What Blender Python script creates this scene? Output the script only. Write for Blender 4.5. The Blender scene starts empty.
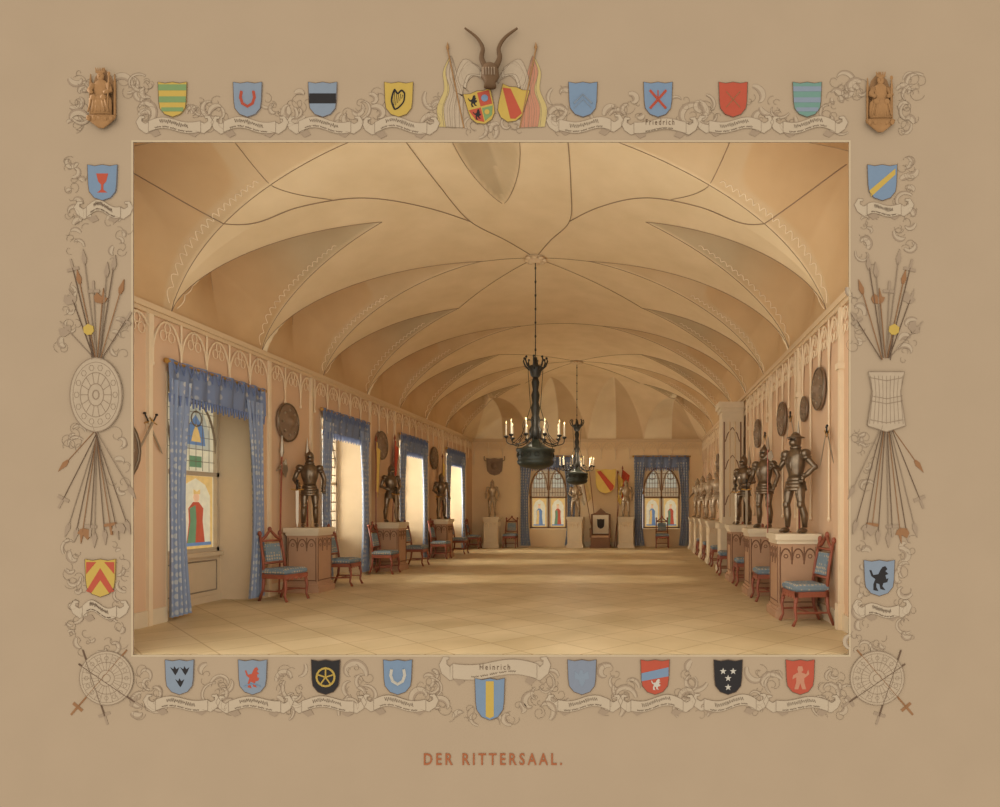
import bpy, math, random
from mathutils import Vector, Matrix
random.seed(7)
PI=math.pi; R=math.radians
SC=bpy.context.scene; COL=SC.collection
try: SC.view_settings.view_transform='Standard'
except Exception: pass
WORLD=1.9

def lin(c,f=1):
    o=[]
    for v in c:
        v=v/255.0
        o.append((v/12.92 if v<=.04045 else ((v+.055)/1.055)**2.4)*f)
    return (o[0],o[1],o[2],1)

def mat(name,rgb,rough=.75,metal=0,var=.10,scale=6,spec=.3,glow=0,f=1):
    m=bpy.data.materials.new(name); m.use_nodes=True
    nt=m.node_tree; b=nt.nodes['Principled BSDF']
    tc=nt.nodes.new('ShaderNodeTexCoord'); n=nt.nodes.new('ShaderNodeTexNoise'); n.inputs['Scale'].default_value=scale; n.inputs['Detail'].default_value=4
    nt.links.new(tc.outputs['Object'],n.inputs['Vector'])
    r=nt.nodes.new('ShaderNodeMixRGB'); c=lin(rgb,f)
    r.inputs[1].default_value=tuple(v*(1-var) for v in c[:3])+(1,); r.inputs[2].default_value=tuple(min(1,v*(1+var)) for v in c[:3])+(1,)
    nt.links.new(n.outputs['Fac'],r.inputs[0]); nt.links.new(r.outputs[0],b.inputs['Base Color'])
    b.inputs['Roughness'].default_value=rough; b.inputs['Metallic'].default_value=metal
    b.inputs['Specular IOR Level'].default_value=spec
    if glow:
        nt.links.new(r.outputs[0],b.inputs['Emission Color']); b.inputs['Emission Strength'].default_value=glow
    return m

def mat_pattern(name,a,bc,scale=14,rough=.85):
    m=bpy.data.materials.new(name); m.use_nodes=True
    nt=m.node_tree; b=nt.nodes['Principled BSDF']
    tc=nt.nodes.new('ShaderNodeTexCoord'); v=nt.nodes.new('ShaderNodeTexVoronoi'); v.inputs['Scale'].default_value=scale; v.inputs['Randomness'].default_value=.25
    nt.links.new(tc.outputs['Object'],v.inputs['Vector'])
    cr=nt.nodes.new('ShaderNodeValToRGB'); cr.color_ramp.elements[0].position=.28; cr.color_ramp.elements[1].position=.40
    cr.color_ramp.elements[0].color=lin(bc); cr.color_ramp.elements[1].color=lin(a)
    nt.links.new(v.outputs['Distance'],cr.inputs[0]); nt.links.new(cr.outputs[0],b.inputs['Base Color'])
    b.inputs['Roughness'].default_value=rough; b.inputs['Specular IOR Level'].default_value=.15
    return m

M={}
BF=1.0/WORLD
def sm(k,c,**kw):
    kw.setdefault('rough',.92); kw.setdefault('spec',.05); kw.setdefault('var',.06); M[k]=mat(k,c,f=BF,**kw)
sm('paper',(180,155,125),var=.05,scale=1.5)
sm('edge',(202,178,143)); sm('ink',(116,92,72)); sm('ink2',(156,132,107)); sm('leaf',(186,163,134),var=.12,scale=14)
sm('ribbon',(193,171,142)); sm('ribbond',(164,140,114)); sm('title',(168,100,64)); sm('horn',(112,84,58),rough=.6)
for k,c in dict(s_blue=(124,141,158),s_grey=(134,138,146),s_yellow=(196,162,80),s_green=(128,148,96),s_teal=(116,146,130),s_red=(184,86,64),s_black=(54,50,48),s_white=(200,188,168),s_bluegrey=(136,144,152),s_brown=(154,110,74),s_flagred=(192,132,102),s_flagyel=(196,170,110)).items(): sm(k,c,scale=12)
sm('statue',(166,122,78),var=.25,scale=12,rough=.75); sm('niche',(156,116,78),var=.2,scale=12)
M['w_yellow']=mat('w_yellow',(222,188,98),.85); M['w_red']=mat('w_red',(196,84,58),.85); M['w_white']=mat('w_white',(224,208,178),.85); M['w_black']=mat('w_black',(64,56,52),.85); M['w_pale']=mat('w_pale',(222,196,140),.85)
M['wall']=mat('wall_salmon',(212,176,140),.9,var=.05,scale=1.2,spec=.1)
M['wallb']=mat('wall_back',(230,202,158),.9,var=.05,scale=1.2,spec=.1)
M['jamb']=mat('jamb',(216,192,156),.9,var=.04,spec=.1)
M['stone']=mat('cream_stone',(216,196,162),.85,var=.06,spec=.15)
M['tracery']=mat('tracery_cream',(226,202,164),.85,var=.05,spec=.15)
M['cornice']=mat('cornice_tan',(214,186,146),.85,var=.05,spec=.15)
M['rib']=mat('rib_brown',(148,120,90),.85)
M['scal']=mat('scallop_cream',(240,218,180),.85)
M['wood']=mat('red_brown_wood',(146,80,56),.5,var=.2,scale=10,spec=.4)
M['pwood']=mat('pedestal_brown',(182,142,108),.75,var=.1,scale=5,spec=.2)
M['ptrac']=mat('pedestal_tracery',(128,92,66),.8)
M['iron']=mat('dark_iron',(46,42,34),.45,metal=.4,var=.2,scale=12,spec=.5)
M['bronze']=mat('green_bronze',(52,54,42),.5,metal=.3,var=.25,scale=14,spec=.5)
M['armor']=mat('dark_armor',(122,104,82),.3,metal=.75,var=.55,scale=11,spec=.7)
M['armor2']=mat('pale_armor',(178,156,126),.36,metal=.4,var=.35,scale=9,spec=.5)
M['shieldm']=mat('shield_bronze',(138,114,90),.5,metal=.3,var=.25,scale=9)
M['slit']=mat('dark_slit',(20,16,14),.9)
M['steel']=mat('steel',(168,152,128),.35,metal=.6,spec=.5)
M['gold']=mat('dull_gold',(186,142,72),.4,metal=.5,spec=.5)
M['candle']=mat('candle_wax',(236,220,188),.7)
M['flame']=mat('candle_flame',(255,226,160),.7,glow=2.0)
M['curtain']=mat_pattern('blue_curtain',(140,149,166),(184,182,176),9)
M['valance']=mat_pattern('blue_valance',(118,129,152),(164,166,168),7)
M['fringe']=mat('fringe',(106,118,148),.9)
M['seat']=mat_pattern('seat_fabric',(118,132,138),(184,168,140),18)
M['frame']=mat('window_frame',(198,178,148),.7)
M['framed']=mat('window_frame_dark',(150,132,108),.7)
M['frameb']=mat('window_frame_brown',(150,116,82),.7)
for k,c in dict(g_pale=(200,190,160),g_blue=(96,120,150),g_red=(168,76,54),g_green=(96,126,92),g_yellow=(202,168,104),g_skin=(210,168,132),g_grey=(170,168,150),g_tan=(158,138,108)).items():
    M[k]=mat(k,c,.4,var=.16,scale=9,glow=.68,f=.9)  # daylight shining through the stained glass is painted in as emission of its colours
def clearglass():
    m=bpy.data.materials.new('clear_glass'); m.use_nodes=True; nt=m.node_tree
    b=nt.nodes['Principled BSDF']; t=nt.nodes.new('ShaderNodeBsdfTransparent'); t.inputs[0].default_value=(.96,.96,.94,1)
    b.inputs['Base Color'].default_value=(.5,.48,.42,1); b.inputs['Roughness'].default_value=.3
    n=nt.nodes.new('ShaderNodeTexNoise'); n.inputs['Scale'].default_value=3
    mp=nt.nodes.new('ShaderNodeMapRange'); mp.inputs['To Min'].default_value=.40; mp.inputs['To Max'].default_value=.65
    mx=nt.nodes.new('ShaderNodeMixShader'); nt.links.new(n.outputs['Fac'],mp.inputs[0]); nt.links.new(mp.outputs[0],mx.inputs[0])
    nt.links.new(b.outputs[0],mx.inputs[1]); nt.links.new(t.outputs[0],mx.inputs[2]); nt.links.new(mx.outputs[0],nt.nodes['Material Output'].inputs['Surface'])
    return m
M['clear']=clearglass()
def floormat():
    m=bpy.data.materials.new('diagonal_parquet'); m.use_nodes=True; nt=m.node_tree; b=nt.nodes['Principled BSDF']
    tc=nt.nodes.new('ShaderNodeTexCoord'); mp=nt.nodes.new('ShaderNodeMapping'); mp.inputs['Rotation'].default_value=(0,0,R(45))
    br=nt.nodes.new('ShaderNodeTexBrick'); br.offset=0; br.inputs['Scale'].default_value=1
    br.inputs['Brick Width'].default_value=.62; br.inputs['Row Height'].default_value=.62; br.inputs['Mortar Size'].default_value=.009
    br.inputs['Color1'].default_value=lin((213,188,144)); br.inputs['Color2'].default_value=lin((205,178,133)); br.inputs['Mortar'].default_value=lin((180,150,108))
    n=nt.nodes.new('ShaderNodeTexNoise'); n.inputs['Scale'].default_value=.9; n.inputs['Detail'].default_value=5
    cr=nt.nodes.new('ShaderNodeValToRGB'); cr.color_ramp.elements[0].color=(.78,.76,.70,1); cr.color_ramp.elements[1].color=(1,1,1,1); cr.color_ramp.elements[0].position=.3; cr.color_ramp.elements[1].position=.65
    mu=nt.nodes.new('ShaderNodeMixRGB'); mu.blend_type='MULTIPLY'; mu.inputs[0].default_value=1
    nt.links.new(tc.outputs['Object'],mp.inputs[0]); nt.links.new(mp.outputs[0],br.inputs[0]); nt.links.new(tc.outputs['Object'],n.inputs['Vector'])
    nt.links.new(n.outputs['Fac'],cr.inputs[0]); nt.links.new(br.outputs[0],mu.inputs[1]); nt.links.new(cr.outputs[0],mu.inputs[2]); nt.links.new(mu.outputs[0],b.inputs['Base Color'])
    b.inputs['Roughness'].default_value=.5; b.inputs['Specular IOR Level'].default_value=.2
    return m
M['floor']=floormat()
def ceilmat():
    m=bpy.data.materials.new('painted_vault'); m.use_nodes=True; nt=m.node_tree; b=nt.nodes['Principled BSDF']
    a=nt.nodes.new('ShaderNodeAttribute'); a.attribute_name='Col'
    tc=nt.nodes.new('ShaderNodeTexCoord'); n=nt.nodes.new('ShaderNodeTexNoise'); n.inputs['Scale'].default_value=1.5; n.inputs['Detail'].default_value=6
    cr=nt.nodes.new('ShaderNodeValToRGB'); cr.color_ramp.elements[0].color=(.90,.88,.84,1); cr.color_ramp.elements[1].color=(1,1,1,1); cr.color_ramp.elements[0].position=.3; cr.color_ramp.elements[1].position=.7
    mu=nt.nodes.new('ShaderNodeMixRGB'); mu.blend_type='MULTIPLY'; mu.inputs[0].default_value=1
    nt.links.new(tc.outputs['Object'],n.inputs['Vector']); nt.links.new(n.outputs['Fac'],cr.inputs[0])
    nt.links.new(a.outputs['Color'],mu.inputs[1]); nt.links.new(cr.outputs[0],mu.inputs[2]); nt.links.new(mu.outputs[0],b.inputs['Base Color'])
    b.inputs['Roughness'].default_value=.9; b.inputs['Specular IOR Level'].default_value=.1
    return m
M['ceil']=ceilmat()

ORG={}
class MB:
    def __init__(s): s.v=[]; s.f=[]
    def add(s,vs,fs):
        o=len(s.v); s.v+= [Vector(p) for p in vs]; s.f+=[tuple(i+o for i in f) for f in fs]
    def box(s,x0,x1,y0,y1,z0,z1):
        s.add([(x0,y0,z0),(x1,y0,z0),(x1,y1,z0),(x0,y1,z0),(x0,y0,z1),(x1,y0,z1),(x1,y1,z1),(x0,y1,z1)],
              [(0,3,2,1),(4,5,6,7),(0,1,5,4),(1,2,6,5),(2,3,7,6),(3,0,4,7)]); return s
    def prism(s,A,B):
        n=len(A); s.add(list(A)+list(B),[tuple(range(n)),tuple(range(2*n-1,n-1,-1))]+[(i,i+n,(i+1)%n+n,(i+1)%n) for i in range(n)]); return s
    def loft(s,rings,caps=True,close=True):
        n=len(rings[0]); vs=[p for r in rings for p in r]; fs=[]
        for k in range(len(rings)-1):
            for i in range(n if close else n-1):
                j=(i+1)%n; fs.append((k*n+i,k*n+j,(k+1)*n+j,(k+1)*n+i))
        if caps: fs.append(tuple(range(n-1,-1,-1))); fs.append(tuple((len(rings)-1)*n+i for i in range(n)))
        s.add(vs,fs); return s
    def eloft(s,rs,n=14,c=(0,0)):
        rings=[]
        for r in rs:
            cx=c[0]+(r[3] if len(r)>3 else 0); cy=c[1]+(r[4] if len(r)>4 else 0)
            rings.append([(cx+r[1]*math.cos(2*PI*i/n),cy+r[2]*math.sin(2*PI*i/n),r[0]) for i in range(n)])
        return s.loft(rings)
    def lathe(s,prof,c=(0,0,0),n=16): return s.eloft([(z+c[2],r,r) for r,z in prof],n,(c[0],c[1]))
    def ell(s,c,r,nu=12,nv=7):
        rings=[]
        for k in range(nv+1):
            a=-PI/2+PI*k/nv; q=max(.02,math.cos(a))
            rings.append([(c[0]+r[0]*q*math.cos(2*PI*i/nu),c[1]+r[1]*q*math.sin(2*PI*i/nu),c[2]+r[2]*math.sin(a)) for i in range(nu)])
        return s.loft(rings)
    def tube(s,P,r,n=6,closed=False,up=None):
        P=[Vector(p) for p in P]; L=len(P)
        if L<2: return s
        rr=r if isinstance(r,(list,tuple)) else [r]*L
        rings=[]; pu=None
        for k in range(L):
            if closed: t=P[(k+1)%L]-P[k-1]
            else: t=P[min(k+1,L-1)]-P[max(k-1,0)]
            if t.length<1e-9: t=Vector((0,0,1))
            t.normalize()
            if pu is None:
                a=Vector((0,0,1)) if abs(t.z)<.9 else Vector((1,0,0)); u=t.cross(a).normalized()
            else:
                u=pu-t*pu.dot(t)
                u=u.normalized() if u.length>1e-6 else pu
            pu=u; w=t.cross(u)
            rings.append([P[k]+(u*math.cos(2*PI*i/n)+w*math.sin(2*PI*i/n))*rr[k] for i in range(n)])
        if closed: rings.append(rings[0]); s.loft(rings,caps=False)
        else: s.loft(rings)
        return s
    def xf(s,m):
        s.v=[m@p for p in s.v]; return s
    def build(s,name,m,parent=None,smooth=False,world=False,colors=None):
        me=bpy.data.meshes.new(name); vs=s.v; loc=Vector((0,0,0))
        if parent is None and world:
            xs=[p.x for p in vs]; ys=[p.y for p in vs]; zs=[p.z for p in vs]
            loc=Vector(((min(xs)+max(xs))/2,(min(ys)+max(ys))/2,min(zs)))
            vs=[p-loc for p in vs]
        elif parent is not None and world:
            q=ORG[parent.name]; vs=[p-q for p in vs]; 
        me.from_pydata([tuple(p) for p in vs],[],s.f); me.update()
        if smooth: me.polygons.foreach_set('use_smooth',[True]*len(me.polygons))
        o=bpy.data.objects.new(name,me); COL.objects.link(o); me.materials.append(M[m] if isinstance(m,str) else m)
        o.location=loc
        if parent is not None: o.parent=parent; ORG[o.name]=ORG.get(parent.name,Vector((0,0,0)))
        else: ORG[o.name]=loc
        return o
def tag(o,label,cat,group=None,kind=None):
    if label: o['label']=label
    if cat: o['category']=cat
    if group: o['group']=group
    if kind: o['kind']=kind
    return o
def struct(o): o['kind']='structure'; return o
def thing(name,label,cat,loc=(0,0,0),rz=0,group=None):
    o=bpy.data.objects.new(name,None); COL.objects.link(o); o.location=loc; o.rotation_euler=(0,0,rz); o.empty_display_size=.1
    ORG[o.name]=Vector(loc); return tag(o,label,cat,group)
def dup(o,parent=None):
    c=o.copy(); COL.objects.link(c)
    if parent is not None: c.parent=parent
    for ch in list(o.children): dup(ch,c)
    return c
def spline(pts,n=8):
    P=[Vector(p) for p in pts]; out=[]
    for i in range(len(P)-1):
        p0=P[max(i-1,0)];p1=P[i];p2=P[i+1];p3=P[min(i+2,len(P)-1)]
        for k in range(n):
            t=k/n; out.append(.5*((2*p1)+(p2-p0)*t+(2*p0-5*p1+4*p2-p3)*t*t+(3*p1-p0-3*p2+p3)*t**3))
    out.append(P[-1]); return out

# ------------------------------------------------------------ layout
XL,XR,YB,ZC=-6.75,2.8,26.9,4.45
XC=(XL+XR)/2; W=(XR-XL)/2; H=2.15; YF=7.29
WIN=[10.5,15.1,19.7,24.3]

b=MB(); b.box(XL-1.0,XR+.3,YF,YB+.5,-.15,0); struct(b.build('floor','floor'))
b=MB(); ys=[YF]
for c in WIN:
    b.box(XL-.85,XL,ys[-1],c-1.15,0,ZC); b.box(XL-.85,XL,c-1.15,c+1.15,3.6,ZC); ys.append(c+1.15)
b.box(XL-.85,XL,ys[-1],YB+.3,0,ZC)
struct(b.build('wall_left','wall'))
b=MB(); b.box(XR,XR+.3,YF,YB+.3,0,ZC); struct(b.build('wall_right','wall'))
BW=[(-3.6,.78),(1.10,.78)]
b=MB(); x=XL
for c,h in BW:
    b.box(x,c-h,YB,YB+.45,0,ZC); b.box(c-h,c+h,YB,YB+.45,3.35,ZC); b.box(c-h,c+h,YB+.1,YB+.45,0,.75); x=c+h
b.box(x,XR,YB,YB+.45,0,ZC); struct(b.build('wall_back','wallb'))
for i,c in enumerate(WIN):
    b=MB(); b.box(XL-.80,XL+.012,c+1.12,c+1.152,.0,3.6); b.box(XL-.80,XL+.012,c-1.152,c-1.12,0,3.6); b.box(XL-.80,XL,c-1.15,c+1.15,3.57,3.602)
    b.box(XL-.84,XL-.66,c-1.13,c+1.13,0,.83); b.box(XL-.84,XL-.60,c-1.13,c+1.13,.80,.87); b.box(XL-.66,XL-.63,c-1.13,c+1.13,0,.12)
    struct(b.build('trim_%d'%(i+1),'jamb'))
    for a0,a1 in ((c-1.0,c-.08),(c+.08,c+1.0)):
        b=MB(); P=[(XL-.655,a0,.2),(XL-.655,a1,.2),(XL-.655,a1,.72),(XL-.655,a0,.72)]
        b.tube(P,.014,4,closed=True)
        o=b.build('panel_moulding','framed'); o.parent=bpy.data.objects['trim_%d'%(i+1)]

def window(idx,mp,w,z0,z1,stained,fm='frame'):
    def bx(b,a0,a1,z0_,z1_,d0,d1):
        A=[mp(a0,z0_,d0),mp(a1,z0_,d0),mp(a1,z1_,d0),mp(a0,z1_,d0)]; B=[mp(a0,z0_,d1),mp(a1,z0_,d1),mp(a1,z1_,d1),mp(a0,z1_,d1)]
        b.prism(A,B)
    root=thing('window_%d'%idx,None,None,mp(0,z0,0)); root['kind']='structure'
    b=MB(); fw=.07
    bx(b,-w,-w+fw,z0,z1,-.03,.06);bx(b,w-fw,w,z0,z1,-.03,.06);bx(b,-w,w,z0,z0+fw,-.03,.06);bx(b,-w,w,z1-fw,z1,-.03,.06);bx(b,-.035,.035,z0,z1,-.03,.06)
    zt=z0+(z1-z0)*.50; bx(b,-w,w,zt-.035,zt+.035,-.03,.06)
    b.build('window_frame',fm,root,world=True)
    b=MB()
    for s in (-1,1):
        ca=s*w/2; hw=w/2-.05
        for q in (-1,1):
            pts=[mp(ca+q*hw*(1-t**1.8),zt+.3+(z1-zt-.45)*math.sin(t*PI/2),.03) for t in [k/8 for k in range(9)]]
            b.tube(pts,.018,5)
        ring=[mp(ca+.13*math.cos(k*PI/6),z1-.42+.13*math.sin(k*PI/6),.03) for k in range(12)]
        b.tube(ring,.012,4,closed=True)
        cw=.005 if stained==1 else (.010 if stained else .016)
        for kk in range(-2,3):
            b.tube([mp(ca+kk*hw/3,zt+.05,.02),mp(ca+kk*hw/3,z1-.1-.15*abs(kk),.02)],cw,4)
            if not stained: b.tube([mp(ca+kk*hw/3,z0+.05,.02),mp(ca+kk*hw/3,zt,.02)],cw,4)
        for kk in range(1,6): b.tube([mp(ca-hw,zt+(z1-zt)*kk/6.5,.02),mp(ca+hw,zt+(z1-zt)*kk/6.5,.02)],cw,4)
        if not stained:
            for q in range(1,6): b.tube([mp(ca-hw,z0+(zt-z0)*q/6,.035),mp(ca+hw,z0+(zt-z0)*q/6,.035)],cw,4)
    b.build('window_tracery','framed' if stained!=2 else 'frameb',root,world=True)
    if stained==2:
        zs=z0+(z1-z0)*.55
        for q in (-1,1):
            arc=[(q*(w-.02)*math.cos(k/8*PI/2)**.9 if k<8 else 0,zs+(z1-.06-zs)*math.sin(k/8*PI/2)) for k in range(9)]
            pts=[(q*w,zs)]+arc[1:]+[(0,z1),(q*w,z1)]
            b=MB(); b.prism([mp(a,z,.09) for a,z in pts],[mp(a,z,.15) for a,z in pts]); b.build('spandrel','wallb',root,world=True)
            b=MB(); b.tube([mp(a,z,.16) for a,z in arc],.04,6); b.build('arch_moulding','frameb',root,world=True)
    if not stained:
        b=MB(); bx(b,-w+.02,w-.02,z0+.02,z1-.02,-.012,-.006); b.build('pane','clear',root,world=True)
    else:
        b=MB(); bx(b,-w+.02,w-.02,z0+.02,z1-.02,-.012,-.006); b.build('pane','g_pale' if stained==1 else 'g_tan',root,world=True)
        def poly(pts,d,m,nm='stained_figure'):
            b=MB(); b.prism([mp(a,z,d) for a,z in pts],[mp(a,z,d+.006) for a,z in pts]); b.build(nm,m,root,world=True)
        for s in (-1,1):
            ca=s*w/2; hw=w/2-.07; hz=(zt-z0)
            g=lambda a,z:(ca+a*hw,z0+z*hz)
            k2=(stained==2)
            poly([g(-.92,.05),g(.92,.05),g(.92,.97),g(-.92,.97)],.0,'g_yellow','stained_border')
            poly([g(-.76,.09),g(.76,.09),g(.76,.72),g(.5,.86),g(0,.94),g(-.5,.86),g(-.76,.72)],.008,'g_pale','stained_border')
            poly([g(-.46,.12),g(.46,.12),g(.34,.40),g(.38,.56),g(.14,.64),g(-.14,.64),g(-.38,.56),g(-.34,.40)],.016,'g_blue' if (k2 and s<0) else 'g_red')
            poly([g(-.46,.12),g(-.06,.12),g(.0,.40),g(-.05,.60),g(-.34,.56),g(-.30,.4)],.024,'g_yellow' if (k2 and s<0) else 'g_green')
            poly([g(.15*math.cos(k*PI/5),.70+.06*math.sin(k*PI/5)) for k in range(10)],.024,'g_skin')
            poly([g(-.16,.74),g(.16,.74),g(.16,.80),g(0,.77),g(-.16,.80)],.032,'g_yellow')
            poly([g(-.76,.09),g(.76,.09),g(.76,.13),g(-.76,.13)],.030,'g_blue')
            zz=lambda z:zt+z*(z1-zt)
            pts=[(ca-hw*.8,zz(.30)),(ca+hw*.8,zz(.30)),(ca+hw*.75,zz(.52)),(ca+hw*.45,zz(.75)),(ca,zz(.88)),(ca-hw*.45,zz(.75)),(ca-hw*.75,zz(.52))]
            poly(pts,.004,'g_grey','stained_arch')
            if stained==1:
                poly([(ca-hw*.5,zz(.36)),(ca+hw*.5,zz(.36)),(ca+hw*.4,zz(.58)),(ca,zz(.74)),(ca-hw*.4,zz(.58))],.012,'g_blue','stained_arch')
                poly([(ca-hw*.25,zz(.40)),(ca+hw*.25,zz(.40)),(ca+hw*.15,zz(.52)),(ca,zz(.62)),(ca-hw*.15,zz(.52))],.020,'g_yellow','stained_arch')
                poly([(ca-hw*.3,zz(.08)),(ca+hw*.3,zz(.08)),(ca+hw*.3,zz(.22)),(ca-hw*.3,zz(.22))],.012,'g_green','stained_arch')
    return root
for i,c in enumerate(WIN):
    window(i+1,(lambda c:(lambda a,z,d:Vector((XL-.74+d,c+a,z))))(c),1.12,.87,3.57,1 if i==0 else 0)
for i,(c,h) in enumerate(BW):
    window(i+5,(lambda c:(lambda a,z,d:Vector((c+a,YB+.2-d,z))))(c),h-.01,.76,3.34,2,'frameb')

# ------------------------------------------------------------ vault
YE=24.3
def gend(Y):
    q=max(0,(Y-YE)/(YB-YE)); return max(0.0,1-q*q)**.7
LUN=[(8.3,1.05),(12.9,1.05),(17.5,1.05),(22.1,1.05)]+[(10.6,2.15),(15.2,2.15),(19.8,2.15),(24.3,2.3),(6.0,2.15)]
ENDL=[-3.5,-1.17,1.17,3.5]
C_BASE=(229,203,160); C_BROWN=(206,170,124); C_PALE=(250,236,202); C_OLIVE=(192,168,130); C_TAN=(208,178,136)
def lerp(a,b,t):
    t=max(0,min(1,t)); return tuple(a[i]+(b[i]-a[i])*t for i in range(3))
def PW(D): return 1.0 if D>2 else 1.15
def petal(Y):
    t=(10.6-Y)/3.3
    if t<=0: return 0,0
    return .46*math.sin(min(1,t)*PI*.8)**.75 if t<1.2 else .4, -.17*max(0,1-t*1.4)
def tpar(dx,D): return (W-abs(dx))/(W-D)
def vault(dx,Y):
    u=max(-1,min(1,dx/W)); g=gend(Y); au=abs(u)
    X=XC+dx; cz=max(0.0,1-u*u)**.66; Z=ZC+H*g*cz
    if Y<9.4: Z+=(9.4-Y)*.62*au**5*min(1,(1-au)/.03)
    n=Vector((u*.55,0,math.sqrt(max(.02,1-u*u*.7)))).normalized()
    bump=0; col=C_BASE
    ad=abs(dx)
    for yc,D in LUN:
        if ad<=D: continue
        t=tpar(dx,D); w=1.15*(1-t)**PW(D); dy=abs(Y-yc)
        if dy<w:
            q=1-dy/w
            bump=max(bump,.78*w*q*min(1,t/.12))
            near=Y<yc
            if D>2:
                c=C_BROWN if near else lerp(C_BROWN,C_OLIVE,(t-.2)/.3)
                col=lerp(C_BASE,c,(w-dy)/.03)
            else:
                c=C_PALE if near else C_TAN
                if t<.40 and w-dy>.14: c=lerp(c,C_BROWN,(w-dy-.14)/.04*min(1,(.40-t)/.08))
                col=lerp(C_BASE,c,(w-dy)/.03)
    w,off=petal(Y)
    if w>0:
        dd=abs(dx-off)
        if dd<w:
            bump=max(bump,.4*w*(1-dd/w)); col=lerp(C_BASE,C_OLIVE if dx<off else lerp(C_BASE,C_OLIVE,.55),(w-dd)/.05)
    bn=n*bump
    if Y>YE:
        t=(YB-Y)/(YB-YE)
        for xc in ENDL:
            w=1.17*(1-t); dd=abs(dx-xc)
            if dd<w and ad<W-.05:
                q=1-dd/w; e=.45*w*q*min(1,t/.15)
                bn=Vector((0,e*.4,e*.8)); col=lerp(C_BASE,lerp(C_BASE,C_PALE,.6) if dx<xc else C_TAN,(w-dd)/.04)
    return Vector((X,Y,Z))+bn,col,n
NT,NY=240,760
b=MB(); cols=[]
vs=[]
for j in range(NY+1):
    u=j/NY; Y=YF+(YB-YF)*(.45*u+.55*u*u)
    if Y>YE: Y=YE+(YB-YE)*math.sin((Y-YE)/(YB-YE)*PI/2)
    for i in range(NT+1):
        a=-PI/2+PI*i/NT; uu=.5*math.sin(a)+.5*(a/(PI/2))
        p,c,n=vault(W*uu,Y); vs.append(p); cols+=list(lin(c))
b.v=vs; b.f=[(j*(NT+1)+i,j*(NT+1)+i+1,(j+1)*(NT+1)+i+1,(j+1)*(NT+1)+i) for j in range(NY) for i in range(NT)]
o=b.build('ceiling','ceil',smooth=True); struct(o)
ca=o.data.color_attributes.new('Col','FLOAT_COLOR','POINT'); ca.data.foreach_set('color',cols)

def onx(dx,Y,off=.008):
    p,c,n=vault(max(-W+.003,min(W-.003,dx)),Y); return p-n*off
b=MB()
def ribxy(pts,r=1,curved=True):
    S_=spline([(p[0],p[1],0) for p in pts],12) if curved else [Vector((pts[0][0]+(pts[1][0]-pts[0][0])*k/14,pts[0][1]+(pts[1][1]-pts[0][1])*k/14,0)) for k in range(15)]
    S_=[p for p in S_ if YF<=p.y<=YB-.05]
    if len(S_)>2: b.tube([onx(p.x,p.y) for p in S_],[r*(.0066+.00025*(p.y-8)) for p in S_],5)
Y0=12.9
for s in (-1,1):
    ribxy([(0,Y0),(s*.4,Y0-.85),(s*.85,Y0-1.75),(s*1.0,Y0-3),(s*1.1,Y0-4.6),(s*1.1,Y0-5.6)])
    ribxy([(s*.85,Y0-1.75),(s*1.4,Y0-2.45),(s*2.1,Y0-3.1),(s*2.9,Y0-3.42),(s*3.6,Y0-3.6),(s*4.3,Y0-4.5)],1.1)
    ribxy([(s*2.5,Y0-3.3),(s*3.0,Y0-4.1),(s*3.1,Y0-5.6)],.8)
    ribxy([(0,Y0),(s*2.15,Y0+2.3)],.7,False)
    for d in (-1,1): ribxy([(0,22.1),(s*2.15,22.1+d*2.3)],.6,False)
    for Yp in (12.9,17.5,22.1): ribxy([(0,Yp),(s*1.05,Yp)],.6,False)
struct(b.build('trim_10','rib'))
be=MB(); bs=MB()
for yc,D in LUN:
    p=PW(D)
    for s in (-1,1):
        for q in (-1,1):
            E=[];F=[]
            for k in range(0,61):
                t=k/60; w=1.15*(1-t)**p; Y=yc+q*w
                if YF<Y<YB-.3: E.append(onx(s*(W-t*(W-D)),Y,.005))
            if len(E)>3: be.tube(E,.0050,4)
            T1=.66 if D>2 else .44
            N=300
            for k in range(0,N):
                t=.01+k/N*T1; w=1.15*(1-t)**p; sc=abs(math.sin(k/N*PI*17)); Y=yc+q*max(0,w-.07-.075*sc*(1-t))
                if YF<Y<YB-.3: F.append(onx(s*(W-t*(W-D)),Y,.008))
            if len(F)>3: bs.tube(F,.0065,4)
        if YF<yc:
            E=[onx(s*(W-t*(W-D)),yc,.006) for t in [k/30 for k in range(2,31)]]
            be.tube(E,.003,4)
for s in (-1,1):
    E=[]
    for k in range(40):
        Y=10.58-3.22*k/39; w,off=petal(Y)
        E.append(onx(off+s*w,Y,.006))
    be.tube(E,.005,4)
struct(be.build('trim_11','rib')); struct(bs.build('trim_12','scal'))

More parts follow.
